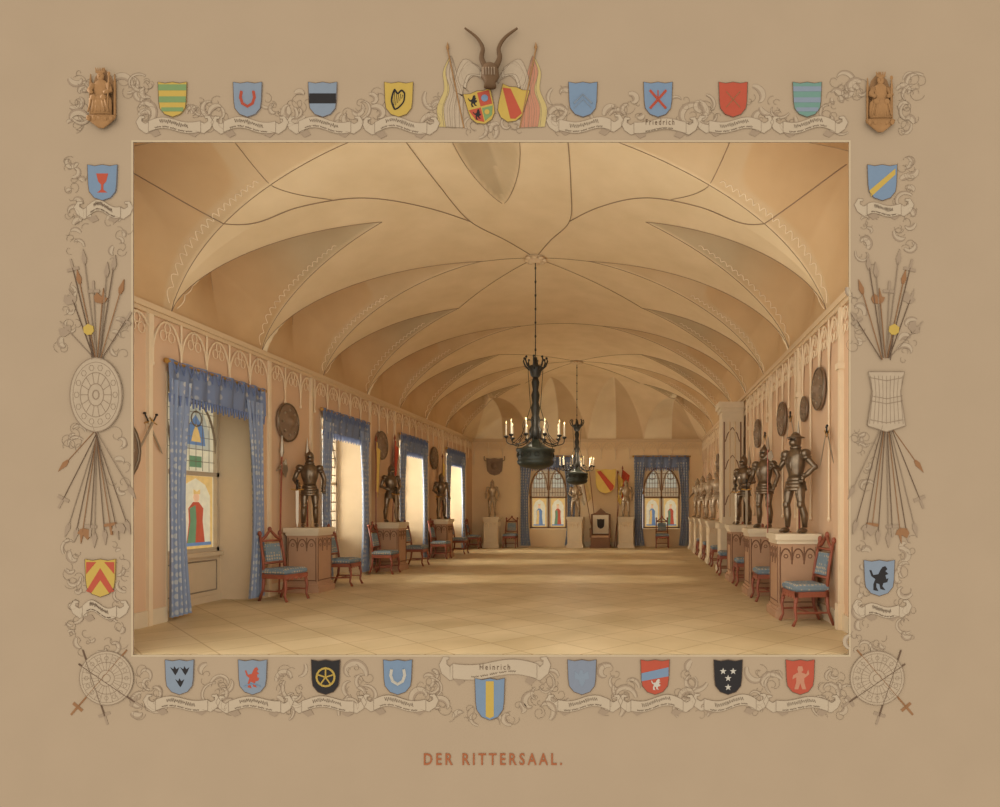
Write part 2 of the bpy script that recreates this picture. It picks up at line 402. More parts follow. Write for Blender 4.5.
b=MB()
b.box(XL,XL+.07,YF,YB,ZC-.06,ZC+.02); b.box(XL,XL+.04,YF,YB,ZC-.12,ZC-.06); b.box(XR-.07,XR,YF,YB,ZC-.06,ZC+.02); b.box(XR-.04,XR,YF,YB,ZC-.12,ZC-.06)
b.box(XL,XR,YB-.07,YB,ZC-.06,ZC+.02); b.box(XL,XR,YB-.04,YB,ZC-.12,ZC-.06)
struct(b.build('trim_13','cornice'))
def arcade(b,mp,a0,a1,n,zt,h,long_every=4,longlen=.9):
    p=(a1-a0)/n
    for k in range(n):
        a=a0+k*p
        for q in (0,1):
            pts=[]
            for i in range(7):
                t=i/6; pts.append(mp(a+(p/2*(1-math.cos(t*PI/2)) if q==0 else p-p/2*(1-math.cos(t*PI/2))),zt-h+h*math.sin(t*PI/2)*.95))
            b.tube(pts,.014,5)
        for q in (-1,1):
            ring=[mp(a+p/2+q*p*.14+p*.11*math.cos(i*PI/4),zt-h*.42+p*.13*math.sin(i*PI/4)) for i in range(8)]
            b.tube(ring,.008,4,closed=True)
        ring=[mp(a+p/2+p*.10*math.cos(i*PI/4),zt-h*.2+p*.12*math.sin(i*PI/4)) for i in range(8)]
        b.tube(ring,.008,4,closed=True)
        L=longlen if k%long_every==0 else .12
        b.tube([mp(a,zt),mp(a,zt-h-L)],.015,6); b.ell(mp(a,zt-h-L),(.026,.026,.04),6,4)
b=MB()
arcade(b,lambda a,z:Vector((XL+.03,a,z)),YF+.05,YB-.1,34,ZC-.12,.55,4,.5)
arcade(b,lambda a,z:Vector((XR-.03,a,z)),YF+.05,YB-.1,40,ZC-.12,.75,2,2.1)
arcade(b,lambda a,z:Vector((a,YB-.03,z)),XL+.1,XR-.1,16,ZC-.12,.55,4,.35)
struct(b.build('trim_14','tracery'))
b=MB()
for Y in (8.75,11.0,13.35,15.6,18.1,20.2,22.3,24.5):
    b.box(XR-.06,XR,Y-.035,Y+.035,0,ZC-.12); b.box(XR-.09,XR,Y-.06,Y+.06,0,.35); b.box(XR-.09,XR,Y-.06,Y+.06,3.5,3.58)
for Y in (9.0,11.95,13.5,16.5,18.2,21.1,22.7,25.8):
    b.box(XL,XL+.05,Y-.035,Y+.035,0,ZC-.12)
struct(b.build('trim_15','tracery'))
b=MB(); b.box(XR-.03,XR,YF,YB,0,.22)
ys=YF
for c in WIN: b.box(XL,XL+.03,ys,c-1.16,0,.22); ys=c+1.16
b.box(XL,XL+.03,ys,YB,0,.22); struct(b.build('baseboard_side','stone'))
b=MB(); x=XL+.03
for c,h in BW: b.box(x,c-h,YB-.03,YB,0,.22); x=c+h
b.box(x,XR-.03,YB-.03,YB,0,.22); struct(b.build('baseboard_back','stone'))
pl=thing('pilaster','tall cream stone pilaster projecting from right wall behind the third armour','pilaster',(2.44,16.7,0))
b=MB(); b.box(-.24,.30,-.28,.28,1.25,4.05); o=b.build('shaft','stone',pl)
for k in range(4): b=MB(); b.tube([(-.19+k*.14,-.29,1.4),(-.19+k*.14,-.29,3.8)],.018,5); b.build('fluting','ptrac' if k in (0,3) else 'cornice',pl)
for z in (1.7,2.6,3.3):
    b=MB(); b.tube([(-.16,-.292,z),(-.10,-.292,z+.2),(0.02,-.292,z+.36),(.14,-.292,z+.2),(.20,-.292,z)],.012,5); b.build('panel_arch','ptrac',pl)
b=MB(); b.box(-.33,.30,-.36,.36,0,.15); b.box(-.28,.30,-.31,.31,.15,1.1); b.box(-.33,.30,-.36,.36,1.1,1.25); b.build('base','stone',pl)
b=MB(); b.box(-.28,.30,-.31,.31,4.05,4.15); b.box(-.33,.30,-.36,.36,4.15,4.30); b.build('capital','stone',pl)

def rosette(x,y,z,lab):
    t=thing('ceiling_rosette',lab,'rosette',(x,y,z),0,'ceiling rosettes')
    b=MB(); b.lathe([(.05,-.10),(.12,-.08),(.16,-.03),(.2,0)],n=18); b.build('boss','cornice',t,True)
    for k in range(8):
        a=k*PI/4; b=MB(); b.ell((.17*math.cos(a),.17*math.sin(a),-.05),(.065,.065,.035),8,4); b.build('petal','cornice',t,True)
ZR=ZC+H
rosette(XC,12.9,ZR-.01,'leafy cream boss above the nearer chandelier'); rosette(XC,22.1,ZR-.01,'leafy cream boss above the farther chandelier')

def chandelier():
    t=thing('chandelier','nearer dark bronze chandelier with candle ring, hanging mid hall','chandelier',(XC,12.9,2.42),0,'hanging chandeliers')
    zt=ZR-.1-2.42
    b=MB(); b.tube([(0,0,2.2),(0,0,zt)],.010,6); 
    for k in range(7): b.ell((0,0,2.35+k*.27),(.02,.02,.035),6,4)
    b.build('rod','iron',t)
    b=MB(); b.lathe([(.04,1.78),(.09,1.83),(.12,1.92),(.16,2.0),(.13,2.02),(.06,2.05),(.03,2.2)],n=16); b.build('crown','iron',t,True)
    for k in range(8):
        a=k*PI/4; b=MB(); P=[(r*math.cos(a),r*math.sin(a),z) for r,z in ((.12,1.95),(.2,2.02),(.24,2.12),(.22,2.18))]; b.tube(P,[.020,.018,.016,.01],5); b.ell(P[-1],(.025,.025,.025),6,4); b.build('crown_leaf','iron',t,True)
    b=MB(); b.lathe([(.04,.55),(.12,.62),(.13,.75),(.08,.85),(.10,.95),(.07,1.05),(.095,1.2),(.065,1.3),(.085,1.45),(.055,1.55),(.08,1.7),(.05,1.8)],n=16); b.build('column','iron',t,True)
    b=MB(); b.lathe([(.04,-.02),(.18,0),(.29,.03),(.35,.08),(.365,.14),(.34,.16),(.355,.2),(.355,.31),(.38,.33),(.38,.38),(.28,.40),(.11,.5),(.05,.58)],n=28); b.build('drum','bronze',t,True)
    b=MB()
    for k in range(14):
        a=2*PI*k/14; c=Vector((.36*math.cos(a),.36*math.sin(a),.255)); b.tube([c+Vector((-math.sin(a)*.045*math.cos(q*PI/3),math.cos(a)*.045*math.cos(q*PI/3),.045*math.sin(q*PI/3))) for q in range(6)],.007,4,closed=True)
    b.build('drum_tracery','iron',t)
    for k in range(10):
        a=2*PI*k/10+.15; b=MB(); c,s=math.cos(a),math.sin(a)
        P=spline([(r*c,r*s,z) for r,z in ((.1,.62),(.25,.50),(.42,.46),(.55,.50),(.57,.60))],4); b.tube(P,.010,5)
        P=spline([(r*c,r*s,z) for r,z in ((.10,.95),(.2,.96),(.25,.85),(.24,.72),(.32,.6),(.45,.48))],4); b.tube(P,.006,5)
        b.lathe([(.01,.58),(.045,.61),(.05,.63),(.02,.64)],(.57*c,.57*s,0),8); arm=b.build('arm','iron',t,True)
        b=MB(); b.lathe([(.015,.64),(.015,.85),(.005,.87)],(.57*c,.57*s,0),8); b.build('candle','candle',arm)
        b=MB(); b.lathe([(.003,.872),(.012,.89),(.002,.93)],(.57*c,.57*s,0),6); b.build('flame','flame',arm)
    for k in range(4):
        a=k*PI/2+.4; b=MB(); b.tube([(.15*math.cos(a),.15*math.sin(a),1.95),(.10*math.cos(a),.10*math.sin(a),1.2),(.36*math.cos(a),.36*math.sin(a),.38)],.006,4); b.build('chain','iron',t)
    return t
ch=chandelier(); c2=dup(ch); c2.location=(XC,22.1,2.42); c2['label']='farther, smaller looking chandelier hanging near the back wall'

def drapery(label,mp,w,group):
    t=thing('window_drapery',label,'curtain',mp(0,0,0),0,group)
    def strip(a0,a1,zt,zb,wave,amp,gather=0):
        b=MB(); N=44; ks=12
        rows=[]
        for j in range(ks+1):
            q=j/ks; z=zt+(zb-zt)*q; row=[]
            for i in range(N+1):
                u=i/N
                sh=1-.35*abs(gather)*math.sin(q*PI*.9)
                a=(a0+(a1-a0)*u*sh) if gather>=0 else (a1-(a1-a0)*(1-u)*sh)
                row.append(mp(a,z,.07+amp*math.sin(u*wave*2*PI+q*1.2)+amp*.4*math.sin(u*wave*4.3*PI)))
            rows.append(row)
        b.loft(rows,caps=False,close=False); return b
    b=MB(); b.tube([mp(-w-.04,3.74,.07),mp(w+.04,3.74,.07)],.022,8); b.ell(mp(-w-.05,3.74,.07),(.04,.04,.04),8,5); b.ell(mp(w+.05,3.74,.07),(.04,.04,.04),8,5); b.build('curtain_rod','gold',t,world=True)
    v=strip(-w-.02,w+.02,3.78,3.28,w*6,.028); vo=v.build('valance','valance',t,True,True)
    b=MB()
    n=int(w*2/.07)
    for k in range(n+1):
        a=-w+2*w*k/n; b.tube([mp(a,3.28,.08),mp(a,3.16-.03*(k%2),.08)],[.022,.012],5)
    b.build('fringe','fringe',vo,world=True)
    b=MB(); 
    for k in range(int(w*2/.16)):
        a=-w+.08+.16*k; b.tube([mp(a-.06,3.74,.11),mp(a,3.58,.12),mp(a+.06,3.74,.11)],.010,4)
    b.build('valance_trim','fringe',vo,world=True)
    pw=min(.58,w*.42)
    strip(-w,-w+pw,3.5,.06,4,.04,1).build('curtain_panel','curtain',t,True,True)
    strip(w-pw,w,3.5,.06,4,.04,-1).build('curtain_panel','curtain',t,True,True)
for i,c in enumerate(WIN):
    drapery(['blue curtains and fringed valance at the nearest left window','blue curtains framing the second window along the left wall','blue curtains framing the third window along the left wall','blue curtains framing the farthest window on the left wall'][i],
        (lambda c:(lambda a,z,d:Vector((XL+d,c+a,z))))(c),1.18,'window draperies')
for i,(c,h) in enumerate(BW):
    drapery(['blue curtains at the left stained window of the back wall','blue curtains at the right stained window of the back wall'][i],
        (lambda c:(lambda a,z,d:Vector((c+a,YB-d,z))))(c),h+.34,'window draperies')

def chair():
    t=thing('side_chair','x','chair')
    b=MB(); rings=[]
    for z,w,d in ((.47,.24,.22),(.50,.265,.24),(.54,.265,.24),(.575,.23,.2)):
        rings.append([(-w,-d,z),(0,-d-.02,z),(w,-d,z),(w,d,z),(0,d,z),(-w,d,z)])
    b.loft(rings); b.build('seat','seat',t)
    b=MB(); b.box(-.27,.27,-.25,-.21,.40,.475);b.box(-.27,.27,.2,.24,.40,.475);b.box(-.27,-.23,-.25,.24,.40,.475);b.box(.23,.27,-.25,.24,.40,.475)
    for k in range(5): b.ell((-.2+k*.1,-.25,.40),(.035,.012,.03),6,4)
    b.build('apron','wood',t)
    for s in (-1,1):
        b=MB(); b.tube([(s*.24,-.22,.42),(s*.245,-.25,.25),(s*.25,-.23,.1),(s*.25,-.28,0)],[.032,.024,.02,.026],6); b.ell((s*.242,-.235,.33),(.035,.035,.03),8,4); b.build('leg','wood',t,True)
        b=MB(); b.tube([(s*.24,.21,.45),(s*.24,.24,.2),(s*.24,.32,0)],[.03,.025,.024],6); b.build('leg','wood',t,True)
        b=MB(); b.tube([(s*.24,.21,.42),(s*.235,.25,.8),(s*.225,.32,1.16)],[.03,.024,.022],6); b.ell((s*.225,.325,1.18),(.035,.035,.05),8,5); b.build('back_post','wood',t,True)
        b=MB(); b.tube([(s*.245,-.23,.18),(s*.245,.24,.18)],.015,5); b.build('stretcher','wood',t)
    b=MB(); b.tube([(-.24,-.02,.18),(.24,-.02,.18)],.015,5); b.build('stretcher','wood',t)
    b=MB(); b.tube([(-.23,.235,.66),(.23,.235,.66)],.022,6); b.build('back_rail','wood',t,True)
    b=MB(); P=[(-.225,.305,1.06),(-.12,.31,1.12),(0,.325,1.24),(.12,.31,1.12),(.225,.305,1.06)]; b.tube(P,.026,6); b.tube([(-.225,.30,1.05),(.225,.30,1.05)],.022,6); b.ell((0,.33,1.25),(.04,.03,.05),8,5)
    b.build('crest_rail','wood',t,True)
    b=MB(); b.prism([(-.17,.215,.69),(.17,.215,.69),(.16,.275,1.0),(-.16,.275,1.0)],[(-.17,.25,.69),(.17,.25,.69),(.16,.31,1.0),(-.16,.31,1.0)]); b.build('back_cushion','seat',t)
    return t
c0=chair(); used=False
def put_chair(x,y,rz,label,sc=1):
    global used
    o=c0 if not used else dup(c0); used=True
    o.location=(x,y,0); o.rotation_euler=(0,0,rz); o['label']=label; o['group']='red wooden side chairs along the walls'; o.scale=(sc,sc,sc)
L,Rr=R(90),R(-90)
put_chair(-6.22,11.55,R(75),'red wooden chair with blue seat in front of the nearest left pedestal')
put_chair(-6.15,13.75,L,'red wooden chair just behind the nearest left pedestal, below second window')
put_chair(-6.2,16.15,L,'red wooden chair in front of the second left pedestal')
put_chair(-6.15,18.3,L,'red wooden chair just behind the second left pedestal')
put_chair(-6.2,20.75,L,'red wooden chair in front of the third left pedestal')
put_chair(-6.2,22.9,L,'red wooden chair just behind the third left pedestal')
put_chair(2.42,9.25,R(-82),'largest red wooden chair, in front of the nearest right pedestal')
put_chair(2.38,11.55,Rr,'red wooden chair between first and second right pedestals')
put_chair(2.38,13.8,Rr,'red wooden chair between second and third right pedestals')
put_chair(2.3,15.9,Rr,'red wooden chair in front of the cream pilaster')
put_chair(2.38,18.2,Rr,'red wooden chair just beyond the cream pilaster')
put_chair(2.38,20.3,Rr,'red wooden chair second beyond the cream pilaster')
put_chair(2.38,22.4,Rr,'red wooden chair third beyond the cream pilaster')
put_chair(-6.40,25.80,L,'small chair in the far left corner of the hall',.95)
put_chair(-5.05,26.35,0,'small chair right of the far left pedestal against back wall')
put_chair(1.1,26.3,0,'small chair under the right stained window of the back wall')

def pedestal(bodym,capm,tracm):
    t=thing('pedestal','x','pedestal')
    b=MB(); b.box(-.29,.29,-.29,.29,.16,1.12); b.build('body',bodym,t)
    b=MB(); b.box(-.34,.34,-.34,.34,0,.12); b.box(-.315,.315,-.315,.315,.12,.17); b.build('base',bodym,t)
    b=MB(); b.box(-.31,.31,-.31,.31,1.10,1.16); b.box(-.34,.34,-.34,.34,1.16,1.25); b.build('top',capm,t)
    b=MB()
    for rot in range(4):
        m=Matrix.Rotation(rot*PI/2,4,'Z')
        for k in range(3):
            x=-.18+k*.18
            for q in (-1,1):
                P=[m@Vector((x+q*.085*math.cos(i/5*PI/2),-.295,.86+.17*math.sin(i/5*PI/2))) for i in range(6)]; b.tube(P,.011,4)
            P=[m@Vector((x+.03*math.cos(i*PI/3),-.295,.92+.03*math.sin(i*PI/3))) for i in range(6)]; b.tube(P,.007,4,closed=True)
        for x in (-.265,-.09,.09,.265): b.tube([m@Vector((x,-.295,.80 if abs(x)<.2 else .22)),m@Vector((x,-.295,1.06))],.010,4)
        b.tube([m@Vector((-.265,-.295,.24)),m@Vector((.265,-.295,.24))],.010,4)
    b.build('tracery',tracm,t)
    return t
pedA=pedestal('pwood','stone','ptrac'); pedB=pedestal('stone','stone','tracery'); flags={}
def put_ped(proto,x,y,label,rz=0,sc=1):
    o=proto if proto.name not in flags else dup(proto); flags[proto.name]=1
    o.location=(x,y,0); o.rotation_euler=(0,0,rz); o['label']=label; o['group']='armour pedestals'; o.scale=(sc,sc,1)

def armour(mname,pose=0):
    t=thing('suit_of_armour','x','armour'); K_=.83; SM=Matrix.Diagonal((K_*.96,K_*.96,K_,1))
    def bd(b,name,parent=t,m=mname): b.xf(SM); return b.build(name,m,parent,True)
    b=MB(); b.eloft([(.98,.14,.11),(1.06,.145,.12),(1.18,.185,.155,0,-.01),(1.3,.205,.165,0,-.015),(1.4,.19,.14),(1.47,.12,.10),(1.53,.075,.075)],16); b.ell((0,-.14,1.24),(.03,.04,.14),8,5)
    cu=bd(b,'cuirass')
    b=MB(); b.eloft([(1.49,.10,.095),(1.52,.115,.105),(1.545,.085,.085)],14); bd(b,'gorget',cu)
    b=MB()
    for z,a,c in ((1.0,.15,.12),(.94,.165,.135),(.88,.185,.15),(.82,.20,.165)):
        b.eloft([(z,a,c),(z-.055,a+.025,c+.025),(z-.07,a+.015,c+.015)],16)
    bd(b,'fauld')
    lx=.0 if pose==0 else .05
    for s in (-1,1):
        b=MB(); b.tube([(s*.105,0,.9),(s*(.12+lx*.5),-.02-lx*(s>0),.7),(s*(.125+lx),-.03-lx*(s>0),.52),(s*(.135+lx),.01,.33),(s*(.14+lx),.01,.10)],[.10,.09,.064,.068,.045],12)
        b.ell((s*(.125+lx),-.06-lx*(s>0),.51),(.065,.055,.075),10,6); leg=bd(b,'leg')
        b=MB(); b.ell((s*(.145+lx),-.06,.05),(.052,.14,.05),10,6); b.ell((s*(.15+lx),-.17,.035),(.033,.07,.03),8,4); bd(b,'sabaton',leg)
        if pose==0: ex=(s*.33,.03,1.14); wr=(s*.27,-.2,1.0) if s<0 else (s*.30,-.10,.90)
        elif pose==1: ex=(s*.36,-.02,1.16) if s<0 else (s*.38,.06,1.16); wr=(s*.36,-.24,1.22) if s<0 else (s*.22,-.06,.99)
        else: ex=(s*.32,.02,1.12); wr=(s*.10,-.24,1.0)
        b=MB(); b.tube([(s*.21,0,1.40),(s*.28,.01,1.28),ex,((ex[0]+wr[0])/2,(ex[1]+wr[1])/2,(ex[2]+wr[2])/2),wr],[.064,.056,.05,.05,.036],10); b.ell(ex,(.055,.055,.055),8,5); arm=bd(b,'arm')
        b=MB(); b.ell((s*.215,0,1.40),(.10,.115,.085),12,6); b.ell((s*.24,0,1.33),(.09,.10,.05),12,5); bd(b,'pauldron',arm)
        w=Vector(wr); b=MB(); b.tube([w+Vector((0,.02,.03)),w],[.055,.04],10); b.ell(w+Vector((0,-.03,-.03)),(.04,.043,.048),8,5)
        for k in range(4):
            q=w+Vector((-.033+.022*k,-.06,-.05)); b.tube([q,q+Vector((0,-.03,-.02)),q+Vector((0,-.02,-.055-.004*(k%2)))],[.012,.011,.009],5)
        q=w+Vector((-s*.04,-.03,-.03)); b.tube([q,q+Vector((-s*.015,-.03,-.02)),q+Vector((0,-.045,-.035))],[.013,.012,.010],5); bd(b,'gauntlet',arm)
    b=MB(); b.eloft([(1.52,.08,.08),(1.57,.095,.105,0,-.005),(1.64,.102,.118),(1.70,.098,.115),(1.75,.075,.09),(1.785,.035,.05),(1.795,.01,.02)],14)
    if pose!=1: b.prism([(-.012,-.10,1.74),(-.012,0,1.84),(-.012,.12,1.74),(-.012,.12,1.66),(-.012,-.1,1.68)],[(.012,-.10,1.74),(.012,0,1.84),(.012,.12,1.74),(.012,.12,1.66),(.012,-.1,1.68)])
    else: b.eloft([(1.68,.10,.12),(1.685,.16,.19),(1.70,.14,.17),(1.72,.09,.11)],14)
    hl=bd(b,'helmet')
    b=MB(); b.eloft([(1.55,.075,.05,0,-.08),(1.60,.08,.08,0,-.08),(1.635,.075,.07,0,-.07),(1.65,.06,.05,0,-.07)],12); bd(b,'visor',hl)
    b=MB(); b.box(-.07,.07,-.135,-.11,1.652,1.664); bd(b,'eye_slit',hl,'slit')
    return t
armA=armour('armor',0); armC=armour('armor',1); armD=armour('armor',2); armB=armour('armor2',0); armE=armour('armor2',2)
def put_arm(proto,x,y,rz,label,sc=1):
    o=proto if proto.name not in flags else dup(proto); flags[proto.name]=1
    o.location=(x,y,1.25); o.rotation_euler=(0,0,rz); o['label']=label; o['group']='suits of armour'; o.scale=(sc,)*3
    return o
def sword():
    t=thing('sword','x','sword')
    b=MB(); b.prism([(-.022,-.004,.12),(0,-.004,0),(.022,-.004,.12),(.026,-.004,.72),(-.026,-.004,.72)],[(-.022,.004,.12),(0,.004,0),(.022,.004,.12),(.026,.004,.72),(-.026,.004,.72)]); b.build('blade','steel',t)
    b=MB(); b.tube([(-.11,0,.74),(-.03,0,.725),(.03,0,.725),(.11,0,.74)],.013,6); b.build('crossguard','gold',t)
    b=MB(); b.tube([(0,0,.72),(0,0,.88)],.014,6); b.ell((0,0,.90),(.028,.028,.028),8,5); b.build('hilt','iron',t,True)
    return t
def halberd():
    t=thing('halberd','x','halberd')
    b=MB(); b.tube([(0,0,0),(0,0,1.85)],.012,6); b.build('shaft','wood',t)
    pts=[(0,1.6),(.10,1.52),(.15,1.62),(.10,1.76),(0,1.70)]
    b=MB(); b.prism([(x,-.006,z) for x,z in pts],[(x,.006,z) for x,z in pts]); pts=[(0,1.62),(-.12,1.58),(0,1.69)]; b.prism([(x,-.006,z) for x,z in pts],[(x,.006,z) for x,z in pts])
    b.lathe([(.012,1.78),(.03,1.84),(.002,2.1)],n=6); b.build('axe_head','steel',t)
    return t
sw0=sword(); hb0=halberd()
def put(proto,loc,rot,label,group,sc=1):
    o=proto if proto.name not in flags else dup(proto); flags[proto.name]=1
    o.location=loc; o.rotation_euler=rot; o['label']=label; o['group']=group; o.scale=(sc,)*3
    return o
HAND={0:(-.25*.92,-.27),1:(-.29,-.31),2:(0,-.30)}
for y,rz,n,pr,ps in ((12.75,30,'nearest',armA,0),(17.0,45,'second',armD,2),(21.4,45,'third',armA,0)):
    put_ped(pedA,-6.38,y,'brown pedestal with gothic tracery, %s along the left wall'%n)
    put_arm(pr,-6.38,y,R(rz),'dark suit of armour on the %s pedestal of the left wall'%n)
    d=Matrix.Rotation(R(rz),3,'Z')@Vector(HAND[ps]+(0,))
    put(sw0,(-6.38+d.x,y+d.y,1.25),(0,0,R(rz)),'sword held point down by the %s left suit of armour'%n,'swords held by suits of armour')
for i,(y,rz,n,pr,ps) in enumerate(((9.95,-50,'nearest',armC,1),(12.35,-40,'second',armA,0),(14.7,-45,'third',armD,2))):
    put_ped(pedA,2.42,y,'brown pedestal with cream cap, %s along the right wall'%n)
    put_arm(pr,2.46,y,R(rz),'dark suit of armour on the %s pedestal of the right wall'%n,1.04)
    d=Matrix.Rotation(R(rz),3,'Z')@Vector(HAND[ps]+(0,))
    if ps==1: put(hb0,(2.46+d.x,y+d.y,1.25),(0,0,R(-50)),'halberd held upright by the nearest right suit of armour','polearms held by armour',.72)
    else: put(sw0,(2.46+d.x,y+d.y,1.25),(0,0,R(rz)),'sword held by the %s suit of armour on the right'%n,'swords held by suits of armour')
for i,(y,n) in enumerate(((19.2,'first'),(21.3,'second'),(23.4,'third'),(25.4,'fourth'))):
    put_ped(pedB,2.44,y,'pale pedestal, %s beyond the cream pilaster on the right'%n)
    put_arm(armB if i%2 else armE,2.44,y,R(-50),'pale suit of armour, %s beyond the cream pilaster'%n)
for i,(x,n) in enumerate(((-5.80,'left of both stained windows'),(-2.42,'just left of the throne'),(-.36,'just right of the throne'))):
    put_ped(pedB,x,26.42,'pale pedestal against the back wall, '+n)
    put_arm(armE if i%2 else armB,x,26.42,0,'pale suit of armour against the back wall, '+n)
for x,y,ty,l in ((-6.68,12.2,2,'halberd standing behind the nearest left armour'),(-6.68,13.25,0,'halberd standing on wall past the nearest left armour'),(2.68,10.55,2,'halberd standing behind the nearest right armour'),(2.68,12.95,2,'halberd standing behind the second right armour'),(2.68,15.2,1,'halberd standing behind the third right armour')):
    put(hb0,(x,y,0.02),(0,R(ty),R(90)),l,'halberds leaning on the walls',1.45)

def round_shield():
    t=thing('round_shield','x','shield')
    b=MB(); n=24
    rings=[]
    for r,d in ((.38,.0),(.38,.03),(.34,.04),(.30,.035),(.18,.07),(.09,.08),(.07,.12),(.01,.13)):
        rings.append([(d,r*math.cos(2*PI*i/n),r*math.sin(2*PI*i/n)) for i in range(n)])
    b.loft(rings); b.build('disc','shieldm',t,True)
    b=MB(); b.tube([(.035,.36*math.cos(2*PI*i/n),.36*math.sin(2*PI*i/n)) for i in range(n)],.02,6,closed=True); b.build('rim','armor',t,True)
    for k in range(8):
        a=k*PI/4; b=MB(); b.ell((.06,.24*math.cos(a),.24*math.sin(a)),(.02,.025,.025),6,4); b.build('stud','steel',t)
    return t
rs=round_shield()
for y,z,n,sc in ((12.55,3.28,'above the nearest left armour',1),(17.2,3.28,'above the second left armour',1),(21.7,3.28,'above the third left armour',1)):
    put(rs,(XL+.03,y,z),(0,0,0),'round shield on the left wall '+n,'round shields on the walls',sc)
put(rs,(XL+.03,8.28,2.4),(0,0,0),'round shield cut by the near left edge of the wall','round shields on the walls',1.3)
for y,z,n,sc in ((9.75,3.42,'above the nearest right armour',.85),(10.62,3.25,'just past the nearest right armour',.55),(12.2,3.3,'above the second right armour',.85),(14.6,3.3,'above the third right armour',.85),(19.4,3.1,'beyond the pilaster',.85),(21.6,3.1,'farthest along the right side',.85)):
    put(rs,(XR-.03,y,z),(0,0,PI),'round shield on the right wall '+n,'round shields on the walls',sc)
for y,z,side,n in ((8.98,2.75,-1,'near left edge wall'),(9.15,2.6,1,'right wall nearest the picture edge'),(11.3,3.1,1,'right wall between first two armours'),(13.5,3.0,1,'right wall between second and third armours')):
    for q in (-1,1):
        x=XL+.06+.02*q if side<0 else XR-.10+.02*q
        o=put(sw0,(x,y-q*.25,z-.35),(0,0,0),'sword crossing another on %s, %s'%(n,'leaning towards the back' if q>0 else 'leaning towards the front'),'crossed wall swords',.7)
        o.rotation_mode='QUATERNION'
        o.rotation_quaternion=(Matrix.Rotation(R(-q*32),4,'X')@Matrix.Rotation(PI/2,4,'Z')).to_quaternion()
def heater(w,h): return [(-w,h),(-w*.5,h*.93),(0,h),(w*.5,h*.93),(w,h),(w*.95,-h*.1),(w*.88,-h*.5),(w*.55,-h*.84),(0,-h),(-w*.55,-h*.84),(-w*.88,-h*.5),(-w*.95,-h*.1)]
def flatY(b,pts,cx,y,cz,th): b.prism([(cx+p[0],y-th,cz+p[1]) for p in pts],[(cx+p[0],y,cz+p[1]) for p in pts])
t=thing('heraldic_shield','yellow shield with red diagonal band over the throne','shield',(-1.2,YB-.36,2.2))
b=MB(); flatY(b,heater(.42,.5),0,0,.5,.06); b.build('field','w_yellow',t)
b=MB(); flatY(b,[(-.36,.40),(-.2,.42),(.34,-.18),(.30,-.34),(.2,-.40)],0,-.06,.5,.02); b.build('band','w_red',t)
b=MB(); b.tube([(0,0,.6),(0,.35,.6)],.012,6); b.build('bracket','iron',t)
t=thing('dark_shield','dark trophy shield above the far left armour on back wall','shield',(-5.80,YB-.02,2.95))
b=MB(); flatY(b,heater(.34,.36),0,0,.36,.06); b.ell((0,-.08,.4),(.14,.06,.16),8,5); b.build('field','shieldm',t)
for k in range(2):
    b=MB(); s=(-1,1)[k]; b.tube(spline([(s*.15,-.06,.6),(s*.4,-.06,.62),(s*.42,-.06,.8)],5),.02,5); b.build('horn','shieldm',t)
def flag(x,y,z,tx,colr,lab,H_=2.3,axis='Y',cw=.3):
    t=thing('standing_flag',lab,'flag',(x,y,z),0,'flags on the walls')
    b=MB(); top=Vector((math.sin(tx)*H_,0,math.cos(tx)*H_)) if axis=='Y' else Vector((0,math.sin(tx)*H_,math.cos(tx)*H_))
    b.tube([(0,0,0),top],.014,6); b.lathe([(.01,-.02),(.035,.04),(.002,.16)],top,6); b.build('pole','wood',t)
    s=1 if tx>=0 else -1; rows=[]
    for j in range(9):
        q=j/8; base=top*(1-.40*q*.9); row=[]
        for i in range(9):
            u=i/8; wd=cw*(1-.35*q)
            dd=s*(u*wd); wv=.025*math.sin(u*9+q*3)
            row.append(base+(Vector((dd,wv,-.25*u)) if axis=='Y' else Vector((wv,dd,-.25*u))))
        rows.append(row)
    b=MB(); b.loft(rows,caps=False,close=False); b.build('cloth',colr,t,True)
flag(-1.55,YB-.09,.02,R(-6),'w_pale','cream flag left of the yellow shield on back wall',3.2); flag(-.85,YB-.09,.02,R(6),'w_red','red flag right of the yellow shield on back wall',3.2)
flag(-1.65,YB-.15,.02,R(-10),'w_white','pale flag leaning far left of the throne',3.0,'Y',.22); flag(-.76,YB-.15,.02,R(1),'w_yellow','yellow flag upright beside the right back armour',3.0,'Y',.22)
flag(-6.56,16.46,.02,R(0),'w_yellow','yellow flag on left wall in front of the second armour',3.3,'X',.26); flag(-6.65,17.75,.02,R(4),'w_red','red flag on left wall past the second armour',3.5,'X',.25)
flag(-6.55,22.0,.02,R(2),'w_yellow','yellow flag on left wall by the third armour',3.3,'X',.25)
t=thing('throne','carved brown throne with pale framed crest panel at back wall','throne',(-1.40,26.38,0))
b=MB(); b.box(-.42,.42,-.35,.35,.0,.1); b.box(-.38,.38,-.30,.32,.1,.42); b.build('base','ptrac',t)
b=MB(); b.box(-.34,.34,-.33,.2,.42,.50); b.build('seat','pwood',t)
b=MB(); b.prism([(-.40,.2,.42),(.40,.2,.42),(.40,.2,1.35),(.2,.2,1.42),(0,.2,1.6),(-.2,.2,1.42),(-.40,.2,1.35)],[(-.40,.32,.42),(.40,.32,.42),(.40,.32,1.35),(.2,.32,1.42),(0,.32,1.6),(-.2,.32,1.42),(-.40,.32,1.35)]); bk=b.build('back','ptrac',t)
b=MB(); flatY(b,[(-.32,.38),(.32,.38),(.32,-.38),(-.32,-.38)],0,.2,.94,.02); b.build('crest_panel','w_white',bk); b=MB(); flatY(b,heater(.15,.2),0,.18,.96,.02); b.build('crest','w_black',bk)
